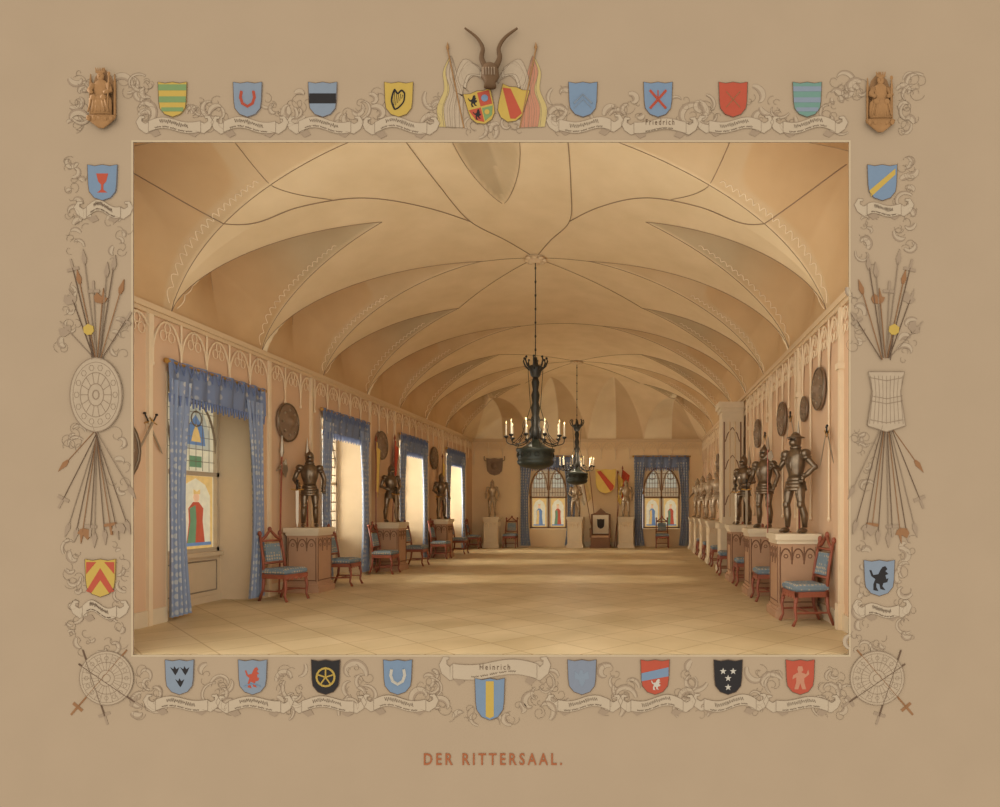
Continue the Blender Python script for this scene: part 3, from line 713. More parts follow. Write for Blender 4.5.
for s in (-1,1):
    b=MB(); b.box(s*.38-.04,s*.38+.04,-.32,.25,.42,.74); b.ell((s*.38,-.3,.76),(.05,.05,.05),8,5); b.build('armrest','ptrac',t)

# ============================================================ the paper mount
YS=7.25; K=7.25/650.0
def S(px,py,off=0): return Vector(((px-635)*K,YS-off*.35,1.65+(507-py)*K))
mt=thing('picture_mount','large tan paper mount with rectangular opening around the hall','paper mount',S(492,900))
def ringframe(b,x0,y0,x1,y1,X0,Y0,X1,Y1,a,c):
    O=[(X0,Y0),(X1,Y0),(X1,Y1),(X0,Y1)]; I=[(x0,y0),(x1,y0),(x1,y1),(x0,y1)]
    vv=[S(x,y,a) for x,y in O]+[S(x,y,a) for x,y in I]+[S(x,y,c) for x,y in O]+[S(x,y,c) for x,y in I]; ff=[]
    for i in range(4):
        j=(i+1)%4; ff+=[(i,j,4+j,4+i),(8+i,12+i,12+j,8+j),(i,8+i,8+j,j),(4+i,4+j,12+j,12+i)]
    b.add(vv,ff); return b
ringframe(MB(),133,142,849,655,-110,-110,1110,900,0,-.04).build('sheet','paper',mt,world=True)
ringframe(MB(),133,142,849,655,131.4,140.4,850.6,656.6,.006,0).build('edge_line','edge',mt,world=True)
def text(s,cx,cy,w,cap,m,parent,off=.012,fat=.0):
    cu=bpy.data.curves.new('txt','FONT'); cu.body=s; cu.size=1; cu.extrude=.01; cu.offset=fat; cu.space_character=1.45; cu.resolution_u=3
    o=bpy.data.objects.new('txt',cu); COL.objects.link(o); dg=bpy.context.evaluated_depsgraph_get()
    me=bpy.data.meshes.new_from_object(o.evaluated_get(dg)); bpy.data.objects.remove(o)
    xs=[v.co.x for v in me.vertices]; ys_=[v.co.y for v in me.vertices]; ax,bx_=min(xs),max(xs); ay,by=min(ys_),max(ys_)
    bb=MB(); base=S(cx,cy,off)
    for v in me.vertices:
        bb.v.append(base+Vector(((v.co.x-(ax+bx_)/2)/(bx_-ax)*w*K,-v.co.z*.2,(v.co.y-(ay+by)/2)/(by-ay)*cap*K)))
    bb.f=[tuple(p.vertices) for p in me.polygons]
    return bb.build('lettering',m,parent,world=True)
text('DER RITTERSAAL.',493,759,138,12,'title',mt,.014,.014)

def flat(b,pts,o0,o1): b.prism([S(x,y,o1) for x,y in pts],[S(x,y,o0) for x,y in pts])
def ink(b,pts,w=.8,off=.012,closed=False,taper=False):
    n=len(pts); r=[w*K*.5*(1-.75*k/(n-1)) for k in range(n)] if taper else w*K*.5
    b.tube([S(x,y,off) for x,y in pts],r,4,closed)
def comma(cx,cy,r,a0,turns,d,wid,n=18):
    C=[];
    for k in range(n+1):
        t=k/n; a=a0+d*t*turns*2*PI; rr=r*(1-.72*t); C.append((cx+rr*math.cos(a),cy+rr*math.sin(a)))
    Lf=[];Rt=[];Md=[]
    for k,(x,y) in enumerate(C):
        t=k/n; x2,y2=C[min(k+1,n)]; x1_,y1_=C[max(k-1,0)]; dx,dy=x2-x1_,y2-y1_; l=math.hypot(dx,dy) or 1
        wv=wid*math.sin(PI*min(1,.12+t*.9))**.8*(1-.35*t)+.15
        Lf.append((x-dy/l*wv,y+dx/l*wv)); Rt.append((x+dy/l*wv,y-dx/l*wv)); Md.append((x-dy/l*wv*.35,y+dx/l*wv*.35))
    return Lf,Rt,Md,C
def scroll(label,boxr,n,seed,group):
    rn=random.Random(seed); x0,y0,x1,y1=boxr
    t=thing('scroll_ornament',label,'ornament',S((x0+x1)/2,max(y0,y1)),0,group)
    bi=MB()
    big=(x1-x0)>18 and (y1-y0)>18
    for k in range(n):
        u=(k+.5)/n
        if (x1-x0)>(y1-y0): cx,cy=x0+(x1-x0)*u,y0+(y1-y0)*rn.uniform(.12,.88)
        else: cx,cy=x0+(x1-x0)*rn.uniform(.15,.85),y0+(y1-y0)*u
        r=rn.uniform(6,16) if big else rn.uniform(4,12)
        d=rn.choice((-1,1)); a=rn.uniform(0,6.28)
        Lf,Rt,Md,C=comma(cx,cy,r,a,rn.uniform(.18,.7),d,rn.uniform(1.2,3.8)); o=.004+.0014*(k%7)
        b=MB()
        for q in range(len(Lf)-1): flat(b,[Lf[q],Lf[q+1],Rt[q+1],Rt[q]],0,o)
        lf=b.build('leaf','leaf',t,world=True)
        b=MB()
        for q in range(len(Lf)-1): flat(b,[Lf[q],Lf[q+1],Md[q+1],Md[q]],0,o+.0008)
        b.build('shade','ribbond',lf,world=True)
        ink(bi,Lf,.3,o+.001); ink(bi,Rt,.3,o+.001)
        for _ in range(2):
            T=comma(cx+rn.uniform(-7,7),cy+rn.uniform(-7,7),rn.uniform(3,9),rn.uniform(0,6.28),rn.uniform(.3,1.0),-d,.3)[3]; ink(bi,T,.3,.008)
    bi.build('vine','ink2',t,world=True)
    return t
def ribbon(label,cx,cy,w,seed,lettering=None,amp=3,ht=11):
    rn=random.Random(seed); t=thing('ribbon_scroll',label,'ribbon',S(cx,cy+12),0,'ribbon scrolls around the picture')
    rn_ph=rn.uniform(-.8,.8); lift=.003*(seed%2); amp=amp*rn.uniform(.7,1.5)
    def wave(x): return cy+amp*math.sin((x-cx)/w*PI*2+rn_ph)-abs(amp)*.8*math.cos((x-cx)/w*PI)
    xs=[cx-w/2+w*k/18 for k in range(19)]
    top=[(x,wave(x)-ht/2) for x in xs]; bot=[(x,wave(x)+ht/2) for x in xs]
    b=MB()
    for q in range(18): flat(b,[top[q],top[q+1],bot[q+1],bot[q]],0,.020+lift)
    bd=b.build('band','ribbon',t,world=True)
    b=MB(); ink(b,top+bot[::-1],.4,.021+lift,True); b.build('outline','ink2',bd,world=True)
    for s in (-1,1):
        ex=cx+s*w/2; ey=wave(ex)
        F=[(ex-s*9,ey+ht*.3),(ex,ey+ht/2),(ex-s*6,ey+ht*.95),(ex-s*12,ey+ht*.7)]
        b=MB(); flat(b,F,0,.014+lift); b.build('fold','ribbond',t,world=True)
        P=[(ex-s*3,ey-ht*.05,ht*.5),(ex+s*3,ey+ht*.18,ht*.46),(ex+s*7,ey-ht*.05,ht*.36),(ex+s*10,ey-ht*.45,ht*.26),(ex+s*8,ey-ht*.85,ht*.16),(ex+s*4,ey-ht*.85,ht*.08)]
        A=[];B=[]
        for q,(x,y,h) in enumerate(P):
            x2,y2=P[min(q+1,5)][:2]; x1_,y1_=P[max(q-1,0)][:2]; dx,dy=x2-x1_,y2-y1_; l=math.hypot(dx,dy) or 1
            A.append((x-dy/l*h,y+dx/l*h)); B.append((x+dy/l*h,y-dx/l*h))
        b=MB()
        for q in range(5): flat(b,[A[q],A[q+1],B[q+1],B[q]],0,.011+lift+.0003*q+(.004 if s>0 else 0))
        tl=b.build('tail','ribbon',t,world=True); b=MB(); ink(b,A+B[::-1],.4,.014+lift+(.004 if s>0 else 0)); b.build('outline','ink2',tl,world=True)
    if lettering: text(lettering,cx,wave(cx)-2,w*(.36 if w>60 else .55),5.5,'ink',t,.023+lift)
    b=MB()
    for row in ((0,1) if not lettering else (1,)):
        P=[]; n=34 if row==0 else 52; ww=w*(.29 if row==0 else (.38 if not lettering else .28)); brk=(n-1) if row==0 else 10
        for k in range(n):
            x=cx-ww+2*ww*k/(n-1); 
            if k%brk==brk-1:
                if len(P)>2: ink(b,P,.6,.022+lift)
                P=[]; continue
            P.append((x,wave(x)-(1.7 if row==0 else (-3.8 if not lettering else -4.4))+((2.3 if k%2 else -2.1) if row==0 else (.8 if k%2 else -.8))*rn.uniform(.4,1)))
        if len(P)>2: ink(b,P,.65 if row==0 else .3,.022+lift)
    b.build('lettering','ink',t,world=True)
    return t
def hp(cx,cy,w,h,rot=0):
    c,s=math.cos(rot),math.sin(rot); return [(cx+x*c+y*s,cy-y*c+x*s) for x,y in heater(w,h)]
def crest(label,cx,cy,field,charges,w=14.5,h=17.5,rot=0):
    t=thing('coat_of_arms',label,'coat of arms',S(cx,cy+h),0,'painted coats of arms around the picture')
    b=MB(); flat(b,hp(cx,cy,w,h,rot),0,.03); fl=b.build('field',field,t,world=True)
    b=MB(); ink(b,hp(cx,cy,w,h,rot),.6,.03,True); b.build('outline','ink',fl,world=True)
    c,s=math.cos(rot),math.sin(rot); T=lambda p:(cx+p[0]*c-p[1]*s,cy+p[1]*c+p[0]*s)
    for i,(nm,m,kind,data) in enumerate(charges):
        groups=[]
        if kind=='poly':
            for P in data: b=MB(); flat(b,[T(p) for p in P],.028,.034+.003*i); groups.append(b)
        elif kind=='line':
            b=MB()
            for P,wd in data: ink(b,[T(p) for p in P],wd,.032+.001*i)
            groups.append(b)
        elif kind=='disc':
            for (x,y,r) in data: b=MB(); flat(b,[T((x+r*math.cos(k*PI/5),y+r*math.sin(k*PI/5))) for k in range(10)],.028,.034+.003*i); groups.append(b)
        for b in groups: b.build(nm,m,t,world=True)
def bar(y0,y1,w=13.6): return [(-w,y0),(w,y0),(w,y1),(-w,y1)]
def star(x,y,r): return [(x+(r if k%2==0 else r*.4)*math.sin(k*PI/5),y-(r if k%2==0 else r*.4)*math.cos(k*PI/5)) for k in range(10)]
cross=[([(-8,-9),(8,9)],2.6),([(8,-9),(-8,9)],2.6),([(0,-9),(0,-2)],1.2)]
U=[([(-6,-8),(-7,-2),(-5,4),(0,7),(5,4),(7,-2),(6,-8)],3)]
wheel=[([(9*math.cos(k*PI/8),9*math.sin(k*PI/8)) for k in range(17)],2)]+[([(0,0),(9*math.cos(k*PI*2/5-PI/2),9*math.sin(k*PI*2/5-PI/2))],1.5) for k in range(5)]
sp=lambda P:[(p.x,p.y) for p in spline([(x,y,0) for x,y in P],5)]
harp=[(sp([(-4,10),(-7,2),(-6,-5),(-4,-10)]),1.8),(sp([(-4,-10),(-1,-6),(3,-9),(6,-6)]),1.8),(sp([(6,-6),(5,2),(0,8),(-4,10)]),1.6)]+[([(-4+2*k,-7+(.6*k)),(-5+2*k,8-2.2*k)],.6) for k in range(5)]
bird=lambda x,y:[(x-4,y-3),(x-1,y-1),(x,y-4),(x+2,y-1),(x+5,y-3),(x+3,y+2),(x+1,y+5),(x-1,y+2)]
eagle=[(-9,-8),(-4,-4),(-2,-9),(1,-9),(2,-4),(8,-8),(9,2),(4,3),(3,8),(0,12),(-3,8),(-4,3),(-9,2)]
lion=[(6,-12),(8,-9),(6,-7),(9,-4),(6,-3),(7,1),(9,0),(8,4),(4,5),(3,8),(6,12),(1,11),(0,6),(-3,5),(-3,9),(-1,13),(-6,12),(-6,6),(-4,1),(-8,-2),(-10,-8),(-8,-8),(-6,-3),(-1,-4),(1,-8),(3,-11)]
figs=[(-2,-11),(2,-11),(3,-7),(1,-5),(6,-3),(8,-8),(9,-3),(4,1),(4,5),(6,12),(2,12),(0,6),(-2,12),(-6,12),(-4,5),(-4,0),(-8,2),(-7,-2),(-2,-5),(-3,-8)]
goblet=[(-6,-9),(6,-9),(4,-1),(1.2,2),(1.2,7),(5,10),(-5,10),(-1.2,7),(-1.2,2),(-4,-1)]
TY=100
crest('green and yellow barred shield, leftmost in the top row',173,TY,'s_yellow',[('stripe','s_green','poly',[bar(-15,-9,14),bar(-3,3,13.4),bar(8,12,11)])])
crest('grey blue shield with red horseshoe in the top row',248,TY,'s_bluegrey',[('horseshoe','s_red','line',U)])
crest('blue grey shield with black horizontal band in the top row',323,TY,'s_bluegrey',[('band','s_black','poly',[bar(-6,4,13.4)])])
crest('yellow shield with a black harp in the top row',399,TY,'s_yellow',[('harp','s_black','line',harp)])
crest('plain light blue shield right of the central trophy',583,TY,'s_blue',[('chevron','s_bluegrey','line',[([(-9,4),(0,-5),(9,4)],2),([(-9,9),(0,0),(9,9)],1)])])
crest('blue shield with red diagonal cross in the top row',658,TY,'s_blue',[('cross','s_red','line',cross)])
crest('solid red shield with thin crossed arrows in the top row',733,TY,'s_red',[('arrows','s_brown','line',[([(-7,-8),(7,8)],.8),([(7,-8),(-7,8)],.8)])])
crest('green and blue barred shield, rightmost in the top row',807,TY,'s_teal',[('stripe','s_bluegrey','poly',[bar(-13,-8,14),bar(-2,3,13.4),bar(8,12,11)])])
crest('blue shield with red goblet at the upper left side',103,183,'s_blue',[('goblet','s_red','poly',[goblet])],15,18)
crest('blue shield with yellow diagonal band at the upper right side',882,183,'s_blue',[('band','s_yellow','poly',[[(-13,8),(-11,14),(13,-8),(13,-14)]])],15,18)
crest('yellow shield with red chevron at the lower left side',101,578,'s_yellow',[('chevron','s_red','poly',[[(-14,13),(0,-10),(14,13),(9,15),(0,2),(-9,15)],[(-14,-16),(-4,-16),(-14,-4)],[(14,-16),(4,-16),(14,-4)]])],15.5,19)
crest('grey blue shield with black beast at the lower right side',879,578,'s_bluegrey',[('beast','s_black','poly',[lion])],15.5,18)
BY=677
crest('grey blue shield with three black birds in the bottom row',180,BY,'s_bluegrey',[('bird','s_black','poly',[bird(-5,-7),bird(5,-7),bird(0,5)])])
crest('grey shield with red and blue beast in the bottom row',253,BY,'s_bluegrey',[('beast','s_red','poly',[[(p[0]*.75,p[1]*.85) for p in lion]]),('wave','s_blue','line',[([(-8,9),(0,6),(8,9)],1.5)])])
crest('black shield with a yellow wheel in the bottom row',326,BY,'s_black',[('wheel','s_yellow','line',wheel)])
crest('light blue shield with white horseshoe in the bottom row',398,BY,'s_blue',[('horseshoe','s_white','line',U)])
crest('blue and yellow vertically striped shield hanging bottom centre',490,699,'s_blue',[('stripe','s_yellow','poly',[[(-4,-18),(4,-18),(4,17),(0,19),(-4,17)]])],15,21)
crest('plain grey blue shield right of the bottom centre shield',582,BY,'s_grey',[('eagle','s_bluegrey','poly',[[(p[0]*.8,p[1]*.8) for p in eagle]])])
crest('red and blue shield with pale beast in the bottom row',655,BY,'s_red',[('band','s_blue','poly',[[(-13.5,-4),(13.5,-10),(13.5,-1),(-13.5,4)]]),('beast','s_white','poly',[[(p[0]*.5+1,p[1]*.45+7) for p in lion]])])
crest('black shield with white stars in the bottom row',728,BY,'s_black',[('star','s_white','poly',[star(-5,-6,3.5),star(5,-6,3.5),star(0,1,3.5),star(0,10,3.5)])])
crest('red shield with faint pale figure, rightmost in the bottom row',800,BY,'s_red',[('figure','s_flagred','poly',[figs])])
crest('multicoloured quartered shield leaning left under the antlers',481,108,'s_yellow',[('quarter','s_red','poly',[[(0,-15),(12,-15),(12,-1),(0,-1)],[(-12.5,0),(0,0),(0,15),(-8,11)]]),('quarter','s_green','poly',[[(1,1),(12,1),(9,10),(1,14)]]),('beast','s_black','poly',[[(p[0]*.45-6,p[1]*.45-8) for p in lion],[(p[0]*.4-5,p[1]*.4+6) for p in lion]]),('roundel','s_blue','disc',[(6,-8,3.5)]),('roundel','s_yellow','disc',[(5,6,2.6)])],14,17,R(-14))
crest('yellow shield with red diagonal band leaning right under the antlers',512,105,'s_yellow',[('band','s_red','poly',[[(-13,-14),(-5,-15),(12,6),(7,13),(2,14)]])],14,18,R(14))
t=thing('antlered_helmet','brown horned helmet crowning the top of the border','helmet',S(492,92))
b=MB(); c=S(492,80,.28); b.eloft([(c.z-13*K,.07,.04),(c.z-8*K,.06,.05),(c.z-3*K,.10,.065),(c.z+4*K,.095,.06),(c.z+9*K,.07,.04),(c.z+11*K,.03,.02)],14,(c.x,c.y)); hm=b.build('helmet','horn',t,True,True)
b=MB()
for k in range(5): b.tube([(c.x+(k-2)*.03,c.y-.062,c.z-4*K),(c.x+(k-2)*.03,c.y-.066,c.z+3*K)],.006,4)
b.build('grille','ink2',hm,world=True)
for s in (-1,1):
    b=MB(); P=spline([S(492+s*5,72,.22),S(492+s*9,62,.2),S(492+s*8,52,.18),S(492+s*14,41,.15),S(492+s*26,31,.12)],5); n=len(P); b.tube(P,[.034*(1-.72*k/n) for k in range(n)],8); b.build('antler','horn',t,True,True)
    for q in range(4):
        A=[(p[0],p[1]) for p in sp([(492+s*(6+q*2),80-q*4),(492+s*(14+q*5),66-q*2),(492+s*(26+q*4),62+q*9),(492+s*(31-q*2),72+q*8)])]; B=[(p[0],p[1]) for p in sp([(492+s*(6+q*2),84-q*3),(492+s*(13+q*4),76),(492+s*(20+q*3),72+q*8),(492+s*(27-q*2),76+q*8)])]
        b=MB()
        for k in range(len(A)-1): flat(b,[A[k],A[k+1],B[k+1],B[k]],0,.008+.003*q)
        lf=b.build('mantling','leaf' if q%2 else 'ribbon',t,world=True); b=MB(); ink(b,A+B[::-1],.4,.010+.003*q,True); b.build('outline','ink2',lf,world=True)
def bflag(cx,s,cols,lab):
    t=thing('border_flag',lab,'flag',S(cx,128),0,'flags beside the central trophy')
    b=MB(); b.tube([S(cx+s*-12,128,.012),S(cx+s*4,50,.04)],.008,6); b.build('pole','statue',t,world=True)
    b=MB(); b.lathe([(.004,-.02),(.018,.02),(.001,.08)],S(cx+s*4,50,.04),6); b.build('finial','statue',t,world=True)
    for i,m in enumerate(cols):
        o=i*7; A=sp([(cx+s*(2-o*.2),56),(cx+s*(9-o*.4),72),(cx+s*(8-o*.8),90),(cx+s*(15-o),108),(cx+s*(13-o),127)]); B=sp([(cx+s*(1-o*.3),60),(cx+s*(-3-o*.4),78),(cx+s*(-5-o*.8),94),(cx+s*(-4-o),110),(cx+s*(-4-o),128)])
        b=MB()
        for q in range(len(A)-1): flat(b,[A[q],A[q+1],B[q+1],B[q]],0,.010+.004*i)
        f=b.build('cloth',m,t,world=True); b=MB(); ink(b,A+B[::-1],.4,.012+.004*i,True)
        for q in (.3,.55,.8): ink(b,[(A[k][0]*(1-q)+B[k][0]*q,A[k][1]*(1-q)+B[k][1]*q) for k in range(len(A))],.4,.012+.004*i)
        b.build('outline','ink2',f,world=True)
bflag(452,-1,['s_flagyel','leaf'],'yellow and cream flag left of the leaning shields'); bflag(532,1,['s_flagyel','s_flagred' ],'yellow and red flag right of the leaning shields')

words=['first','second','third','fourth','fifth','sixth','seventh','eighth','ninth','tenth','eleventh','twelfth']
for i,x in enumerate((173,248,323,399,583,658,733,807)):
    ribbon('pale ribbon scroll under the %s shield of the top row from left'%words[i],x+2,127,52,10+i,lettering='Friedrich' if i==5 else None,amp=2.4 if i<4 else -2.4)
for i,x in enumerate((180,253,326,398,582,655,728,800)):
    ribbon('pale ribbon scroll under the %s shield of the bottom row, centre one left out'%words[i],x+2,705,52,30+i,amp=2.4 if i<4 else -2.4)
ribbon('long arched ribbon scroll above the bottom centre shield',495,671,84,50,'Heinrich',-3,15)
ribbon('small ribbon scroll under the goblet shield',104,211,34,51); ribbon('small ribbon scroll under the yellow banded blue shield',884,211,34,52)
ribbon('small ribbon scroll under the red chevron shield',100,612,34,53); ribbon('small ribbon scroll under the black beast shield',882,612,34,54)
G='acanthus scrollwork'
xs=[(138,158),(192,230),(267,305),(342,380),(418,440),(547,567),(602,640),(677,715),(752,790),(826,846)]
for i,(a,c) in enumerate(xs):
    scroll('acanthus scrollwork in top border gap %s from the left'%words[i],(a,92,c,128),7 if c-a>25 else 5,100+i,G)
xs=[(140,162),(198,234),(271,308),(345,380),(415,455),(525,563),(600,637),(674,710),(747,782),(818,846)]
for i,(a,c) in enumerate(xs):
    scroll('acanthus scrollwork in bottom border gap %s from the left'%words[i],(a,670,c,712),7 if c-a>25 else 5,200+i,G)
scroll('scrollwork around the top left carved figure',(66,74,88,132),8,300,G); scroll('scrollwork right of the top left carved figure',(122,78,150,98),5,301,G)
scroll('scrollwork around the top right carved figure',(898,74,918,132),8,302,G); scroll('scrollwork left of the top right carved figure',(838,78,862,98),5,303,G)
scroll('vine scroll left of the goblet shield',(66,155,84,250),9,304,G); scroll('vine scroll right of goblet shield along the picture edge',(113,215,124,260),4,305,G)
scroll('vine scroll right of the banded blue shield',(898,155,916,250),9,306,G); scroll('vine scroll under the banded blue shield by the picture edge',(860,215,872,260),4,307,G)
scroll('vine scroll left of the red chevron shield',(68,540,82,640),9,308,G); scroll('vine scroll right of the red chevron shield',(116,545,124,635),6,309,G)
scroll('vine scroll right of the black beast shield',(898,540,912,640),9,310,G); scroll('vine scroll left of the black beast shield',(860,545,866,635),6,311,G)
scroll('scrollwork around the antlered helmet',(465,122,522,130),6,312,G)
scroll('scrollwork beneath the bottom centre shield',(460,708,525,722),6,313,G)

def figure(cx,cy,lab):
    t=thing('carved_figure',lab,'carved figure',S(cx,cy+31),0,'carved corner figures'); c=S(cx,cy,.26)
    k=K
    def sq(b):
        for p in b.v: p.y=YS-(YS-p.y)*.42
        return b
    b=MB(); arch=[(cx-11,cy+18),(cx-11,cy-12),(cx-8,cy-22),(cx,cy-31),(cx+8,cy-22),(cx+11,cy-12),(cx+11,cy+18)]; flat(b,arch,0,.02); b.build('niche','niche',t,world=True)
    for s in (-1,1):
        b=MB(); b.tube([S(cx+s*12,cy+18,.05),S(cx+s*12,cy-14,.05),S(cx+s*12,cy-24,.05)],[.014,.014,.004],6); b.build('pinnacle','statue',t,world=True)
    b=MB(); b.eloft([(c.z-31*k,.03,.02),(c.z-27*k,8*k,.05),(c.z-22*k,14*k,.07),(c.z-19*k,15*k,.07),(c.z-18*k,12*k,.05)],12,(c.x,c.y)); 
    for q in range(5): b.ell((c.x+(q-2)*5.5*k,c.y-.05,c.z-22*k),(2.6*k,.03,3*k),6,4)
    sq(b).build('console','statue',t,True,True)
    b=MB(); b.eloft([(c.z-18*k,11*k,.08,0,-.02),(c.z-10*k,11.5*k,.09,0,-.03),(c.z-3*k,11*k,.09,0,-.03),(c.z+1*k,8*k,.06),(c.z+8*k,7.5*k,.055),(c.z+12*k,8*k,.05),(c.z+15*k,5*k,.04),(c.z+17*k,2.6*k,.03)],16,(c.x,c.y))
    for q in range(6): b.tube([(c.x+(q-2.5)*4*k,c.y-.10,c.z-17*k),(c.x+(q-2.5)*2.6*k,c.y-.11,c.z-4*k)],.012,5)
    for s in (-1,1):
        b.tube([(c.x+s*7*k,c.y-.02,c.z+12*k),(c.x+s*10*k,c.y-.05,c.z+5*k),(c.x+s*6*k,c.y-.10,c.z+2*k)],[.032,.03,.02],8)
        b.ell((c.x+s*5*k,c.y-.10,c.z-3*k),(3.2*k,.04,3*k),8,5)
    sq(b).build('robed_body','statue',t,True,True)
    b=MB(); b.ell((c.x,c.y-.02,c.z+20*k),(3.6*k,.042,4.6*k),12,8); b.ell((c.x,c.y-.062,c.z+19.5*k),(.8*k,.012,1.2*k),6,4)
    for s in (-1,1): b.ell((c.x+s*1.4*k,c.y-.055,c.z+21*k),(.6*k,.008,.5*k),6,4)
    sq(b).build('head','statue',t,True,True)
    b=MB()
    for q in range(5): b.tube([(c.x+(q-2)*1.7*k,c.y-.04,c.z+23*k),(c.x+(q-2)*2.2*k,c.y-.04,c.z+28*k)],[.012,.005],5)
    b.tube([(c.x-3.6*k,c.y-.04,c.z+23.6*k),(c.x+3.6*k,c.y-.04,c.z+23.6*k)],.014,5); sq(b).build('crown','statue',t,world=True)
    b=MB(); b.tube([(c.x+9*k,c.y-.10,c.z-12*k),(c.x+10*k,c.y-.08,c.z+20*k)],.008,6); b.ell((c.x+10*k,c.y-.08,c.z+21*k),(.018,.018,.026),6,4); sq(b).build('sceptre','statue',t,world=True)
figure(104,99,'carved brown seated figure with crown in the top left corner'); figure(879,103,'carved brown seated figure with crown in the top right corner')

def cwheel(cx,cy,lab,g='engraved corner shields'):
    t=thing('engraved_round_shield',lab,'round shield',S(cx,cy+27),0,g)
    b=MB(); flat(b,[(cx+27*math.cos(k*PI/16),cy+27*math.sin(k*PI/16)) for k in range(32)],.012,.026); b.build('disc','leaf',t,world=True)
    b=MB()
    for r,w in ((27,.7),(24.5,.4),(16,.6),(8,.6),(4,.6)): ink(b,[(cx+r*math.cos(k*PI/16),cy+r*math.sin(k*PI/16)) for k in range(32)],w,.027,True)
    for k in range(24): a=k*PI/12; ink(b,[(cx+8*math.cos(a),cy+8*math.sin(a)),(cx+24.5*math.cos(a),cy+24.5*math.sin(a))],.35,.027)
    for k in range(16): a=k*PI/8; ink(b,[(cx+20*math.cos(a)+2*math.cos(q*PI/3),cy+20*math.sin(a)+2*math.sin(q*PI/3)) for q in range(6)],.4,.027,True)
    b.build('engraving','ink2',t,world=True)
cwheel(107,678,'engraved round shield in the bottom left corner'); cwheel(877,678,'engraved round shield in the bottom right corner')
def pole(name,p0,p1,head,lab,m='ink2',g='weapons in the side trophies',off=.02,w=1.6):
    t=thing(name,lab,name.replace('_',' '),S(p0[0],max(p0[1],p1[1])),0,g)
    b=MB(); ink(b,[p0,p1],w*.75,off); b.build('shaft',m,t,world=True)
    d=Vector((p1[0]-p0[0],p1[1]-p0[1])); d.normalize(); nx,ny=-d.y,d.x
    q=lambda a,c:(p1[0]+d.x*a+nx*c,p1[1]+d.y*a+ny*c)
    sh={'spear':[(-2,-1.2),(3,-2.6),(13,0),(3,2.6),(-2,1.2)],'axe':[(-4,0),(-3,-7),(2,-9),(7,-6),(3,-1),(12,0),(3,2),(2,5),(-2,3)],'sword':[(-3,-6),(0,-6),(0,-1.2),(9,-1),(9,1),(0,1.2),(0,6),(-3,6)],'mace':[(0,-2),(3,-5),(8,-5),(11,0),(8,5),(3,5),(0,2)]}[head]
    b=MB(); flat(b,[q(a,c) for a,c in sh],.004,off+.004); b.build('head','s_yellow' if head=='mace' else ('s_brown' if m=='s_brown' else 'ribbond'),t,world=True)
NM={'axe':'battle_axe','sword':'hanging_sword','spear':'spear','mace':'mace'}
TXT={'axe':'battle axe','sword':'sword','spear':'spear','mace':'yellow headed mace'}
for sd,cx in ((1,97),(-1,886)):
    sn='left' if sd>0 else 'right'
    ups=[((-3,358),(-29,330),'axe','ink2'),((-3,358),(-24,300),'axe','ink'),((-2,358),(-24,268),'sword','ink'),((-1,358),(-17,282),'spear','s_brown'),((0,358),(-12,262),'spear','ink2'),((0,358),(-3,290),'sword','ink2'),((1,358),(6,300),'axe','s_brown'),((3,358),(10,275),'spear','ink2'),((3,358),(17,268),'spear','ink'),((4,360),(24,292),'spear','s_brown'),((-4,360),(-7,335),'mace','ink'),((5,360),(30,320),'sword','ink')]
    for i,(a,c,h,m) in enumerate(ups):
        pole(NM[h],(cx+sd*a[0],a[1]),(cx+sd*c[0],c[1]),h,'%s pointing up in the %s side trophy, %s counted from the outer edge'%(TXT[h],sn,words[i]),m,off=.014+.002*i,w=1.3)
    dn=[(-30,462,'spear'),(-34,500,'sword'),(-28,525,'spear'),(-20,530,'spear'),(-14,532,'axe'),(-6,528,'sword'),(-2,535,'spear'),(8,532,'spear'),(14,526,'sword'),(20,528,'axe'),(33,488,'spear'),(30,522,'spear')]
    for i,(dx,y,h) in enumerate(dn):
        pole(NM[h],(cx-dx*.12,425),(cx+sd*dx,y),h,'%s pointing down in the %s side trophy, %s of the fan'%(TXT[h],sn,words[i]),'s_brown' if i%4==0 else ('ink' if i%2 else 'ink2'),off=.012+.002*i,w=1.1)
    scroll('fine twigs around the upper %s weapon trophy'%sn,(cx-33,285,cx-22,352),4,400+sd,G); scroll('fine twigs beside the lower %s weapon trophy'%sn,(cx+20,430,cx+30,500) if sd>0 else (cx-24,430,cx-16,500),3,410+sd,G)
    scroll('leafy twigs beside the upper %s weapon trophy'%sn,(cx+18,320,cx+27,360),3,420+sd,G); scroll('leafy twigs low on the %s weapon trophy'%sn,(cx-28,428,cx-20,450),3,430+sd,G)
t=thing('oval_shield','engraved oval shield in the middle of the left border','shield',S(97,433))
b=MB(); flat(b,[(97+26*math.cos(k*PI/16),395+37*math.sin(k*PI/16)) for k in range(32)],.006,.044); b.build('disc','leaf',t,world=True)
b=MB()
for r,w in ((1,1.0),(.88,.5),(.6,.7),(.3,.8),(.12,1.2)): ink(b,[(97+26*r*math.cos(k*PI/16),395+37*r*math.sin(k*PI/16)) for k in range(32)],w,.045,True)
for k in range(14): a=k*PI/7; ink(b,[(97+26*.3*math.cos(a),395+37*.3*math.sin(a)),(97+26*.6*math.cos(a),395+37*.6*math.sin(a))],.6,.045); ink(b,[(97+26*.74*math.cos(a)+2.5*math.cos(q*PI/3),395+37*.74*math.sin(a)+3*math.sin(q*PI/3)) for q in range(6)],.5,.045,True)
b.build('engraving','ink2',t,world=True)
t=thing('ornate_quiver','engraved breastplate shaped quiver in the middle of the right border','quiver',S(886,430))
P=[(868,372),(904,372),(900,392),(903,412),(905,426),(886,432),(867,426),(869,412),(872,392)]
b=MB(); flat(b,P,.006,.044); b.build('body','leaf',t,world=True)
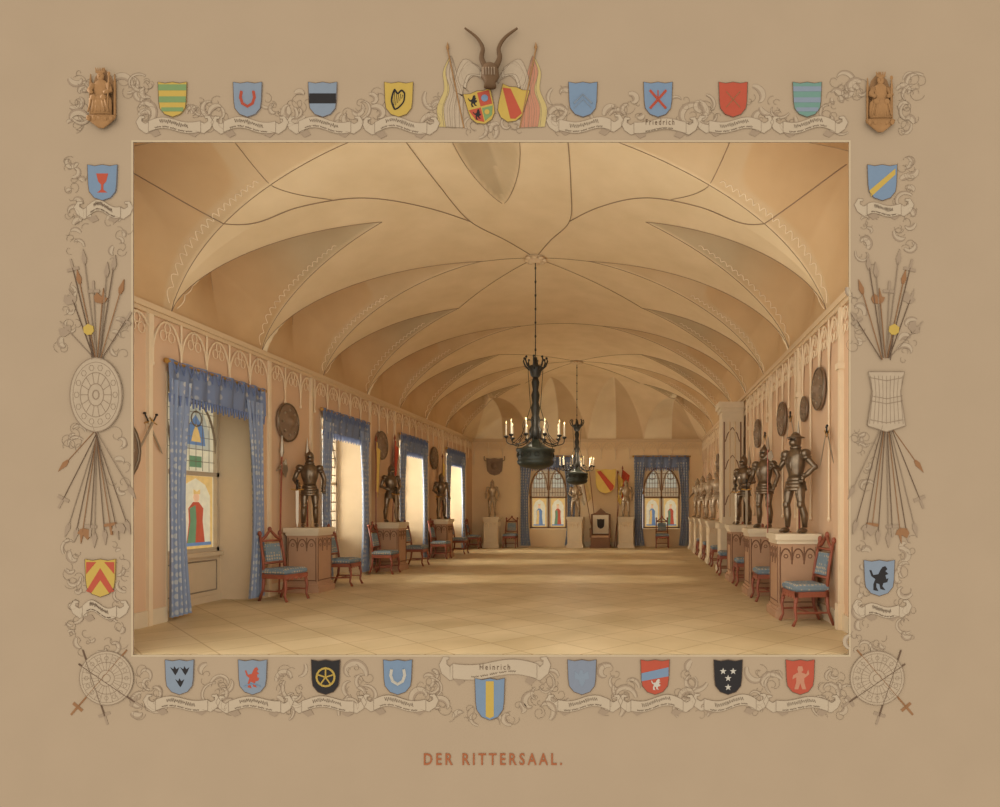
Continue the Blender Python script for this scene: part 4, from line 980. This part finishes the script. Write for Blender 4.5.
b=MB(); ink(b,P,.9,.045,True)
for k in range(9): ink(b,[(870+k*4,376),(872+k*3.5,394),(869+k*4.2,424)],.5,.045)
for y in (378,396,401,420): ink(b,[(870,y),(886,y+3),(902,y)],.7,.045)
b.build('engraving','ink2',t,world=True)
for cx,cy,s,n in ((107,678,1,'bottom left'),(877,678,-1,'bottom right')):
    for q,(a,c,m) in enumerate((((20,-28),(-30,30),'s_brown'),((-24,-28),(-2,38),'ink'),((-28,-14),(28,24),'ink'))):
        pole('hanging_sword',(cx+s*a[0],cy+a[1]),(cx+s*c[0],cy+c[1]),'sword','%s sword behind the %s round shield'%(('brown hilted','steeply downward pointing','inward slanting')[q],n),m,off=.006+.001*q,w=2.4)
    scroll('scrollwork above the %s round shield'%n,(cx-30,636,cx+12,650),4,500+s,G); scroll('scrollwork beside the %s round shield'%n,(cx+s*34-7,690,cx+s*34+7,714),3,510+s,G)

# ------------------------------------------------------------ light
w=bpy.data.worlds.new('World'); SC.world=w; w.use_nodes=True
bg=w.node_tree.nodes['Background']; bg.inputs[0].default_value=(1,.98,.94,1); bg.inputs[1].default_value=WORLD
def area(name,loc,direction,sx,sy,power,col=(1,.97,.92),spread=None):
    l=bpy.data.lights.new(name,'AREA'); l.shape='RECTANGLE'; l.size=sx; l.size_y=sy; l.energy=power; l.color=col
    if spread: l.spread=R(spread)
    o=bpy.data.objects.new(name,l); COL.objects.link(o); o.location=loc; o.rotation_euler=Vector(direction).to_track_quat('-Z','Y').to_euler()
for i,c in enumerate(WIN):
    if i: area('window_daylight',(XL-1.6,c,2.4),(1,0,.05),1.6,3.0,(0,480,620,760)[i],spread=110)
# candle light of the two chandeliers
for (yy,e) in ((12.9,9),(22.1,26)):
    for k in (0,3,7):
        a=2*PI*k/10+.15
        l=bpy.data.lights.new('candle_light','POINT'); l.energy=e; l.color=(1,.88,.68); l.shadow_soft_size=.02
        o=bpy.data.objects.new('candle_light',l); COL.objects.link(o); o.location=(XC+.57*math.cos(a),yy+.57*math.sin(a),2.42+.96)
s=bpy.data.lights.new('sun','SUN'); s.energy=12.0; s.color=(1,.94,.82); s.angle=R(2); so=bpy.data.objects.new('sun',s); COL.objects.link(so); so.rotation_euler=Vector((1,-.03,-.40)).to_track_quat('-Z','Y').to_euler()

cam=bpy.data.cameras.new('camera'); co=bpy.data.objects.new('camera',cam); COL.objects.link(co); co.location=(0,0,1.65); co.rotation_euler=(R(90),0,0)
cam.sensor_width=36; cam.lens=23.4; cam.shift_x=-.135; cam.shift_y=.1035; cam.clip_end=200
SC.camera=co
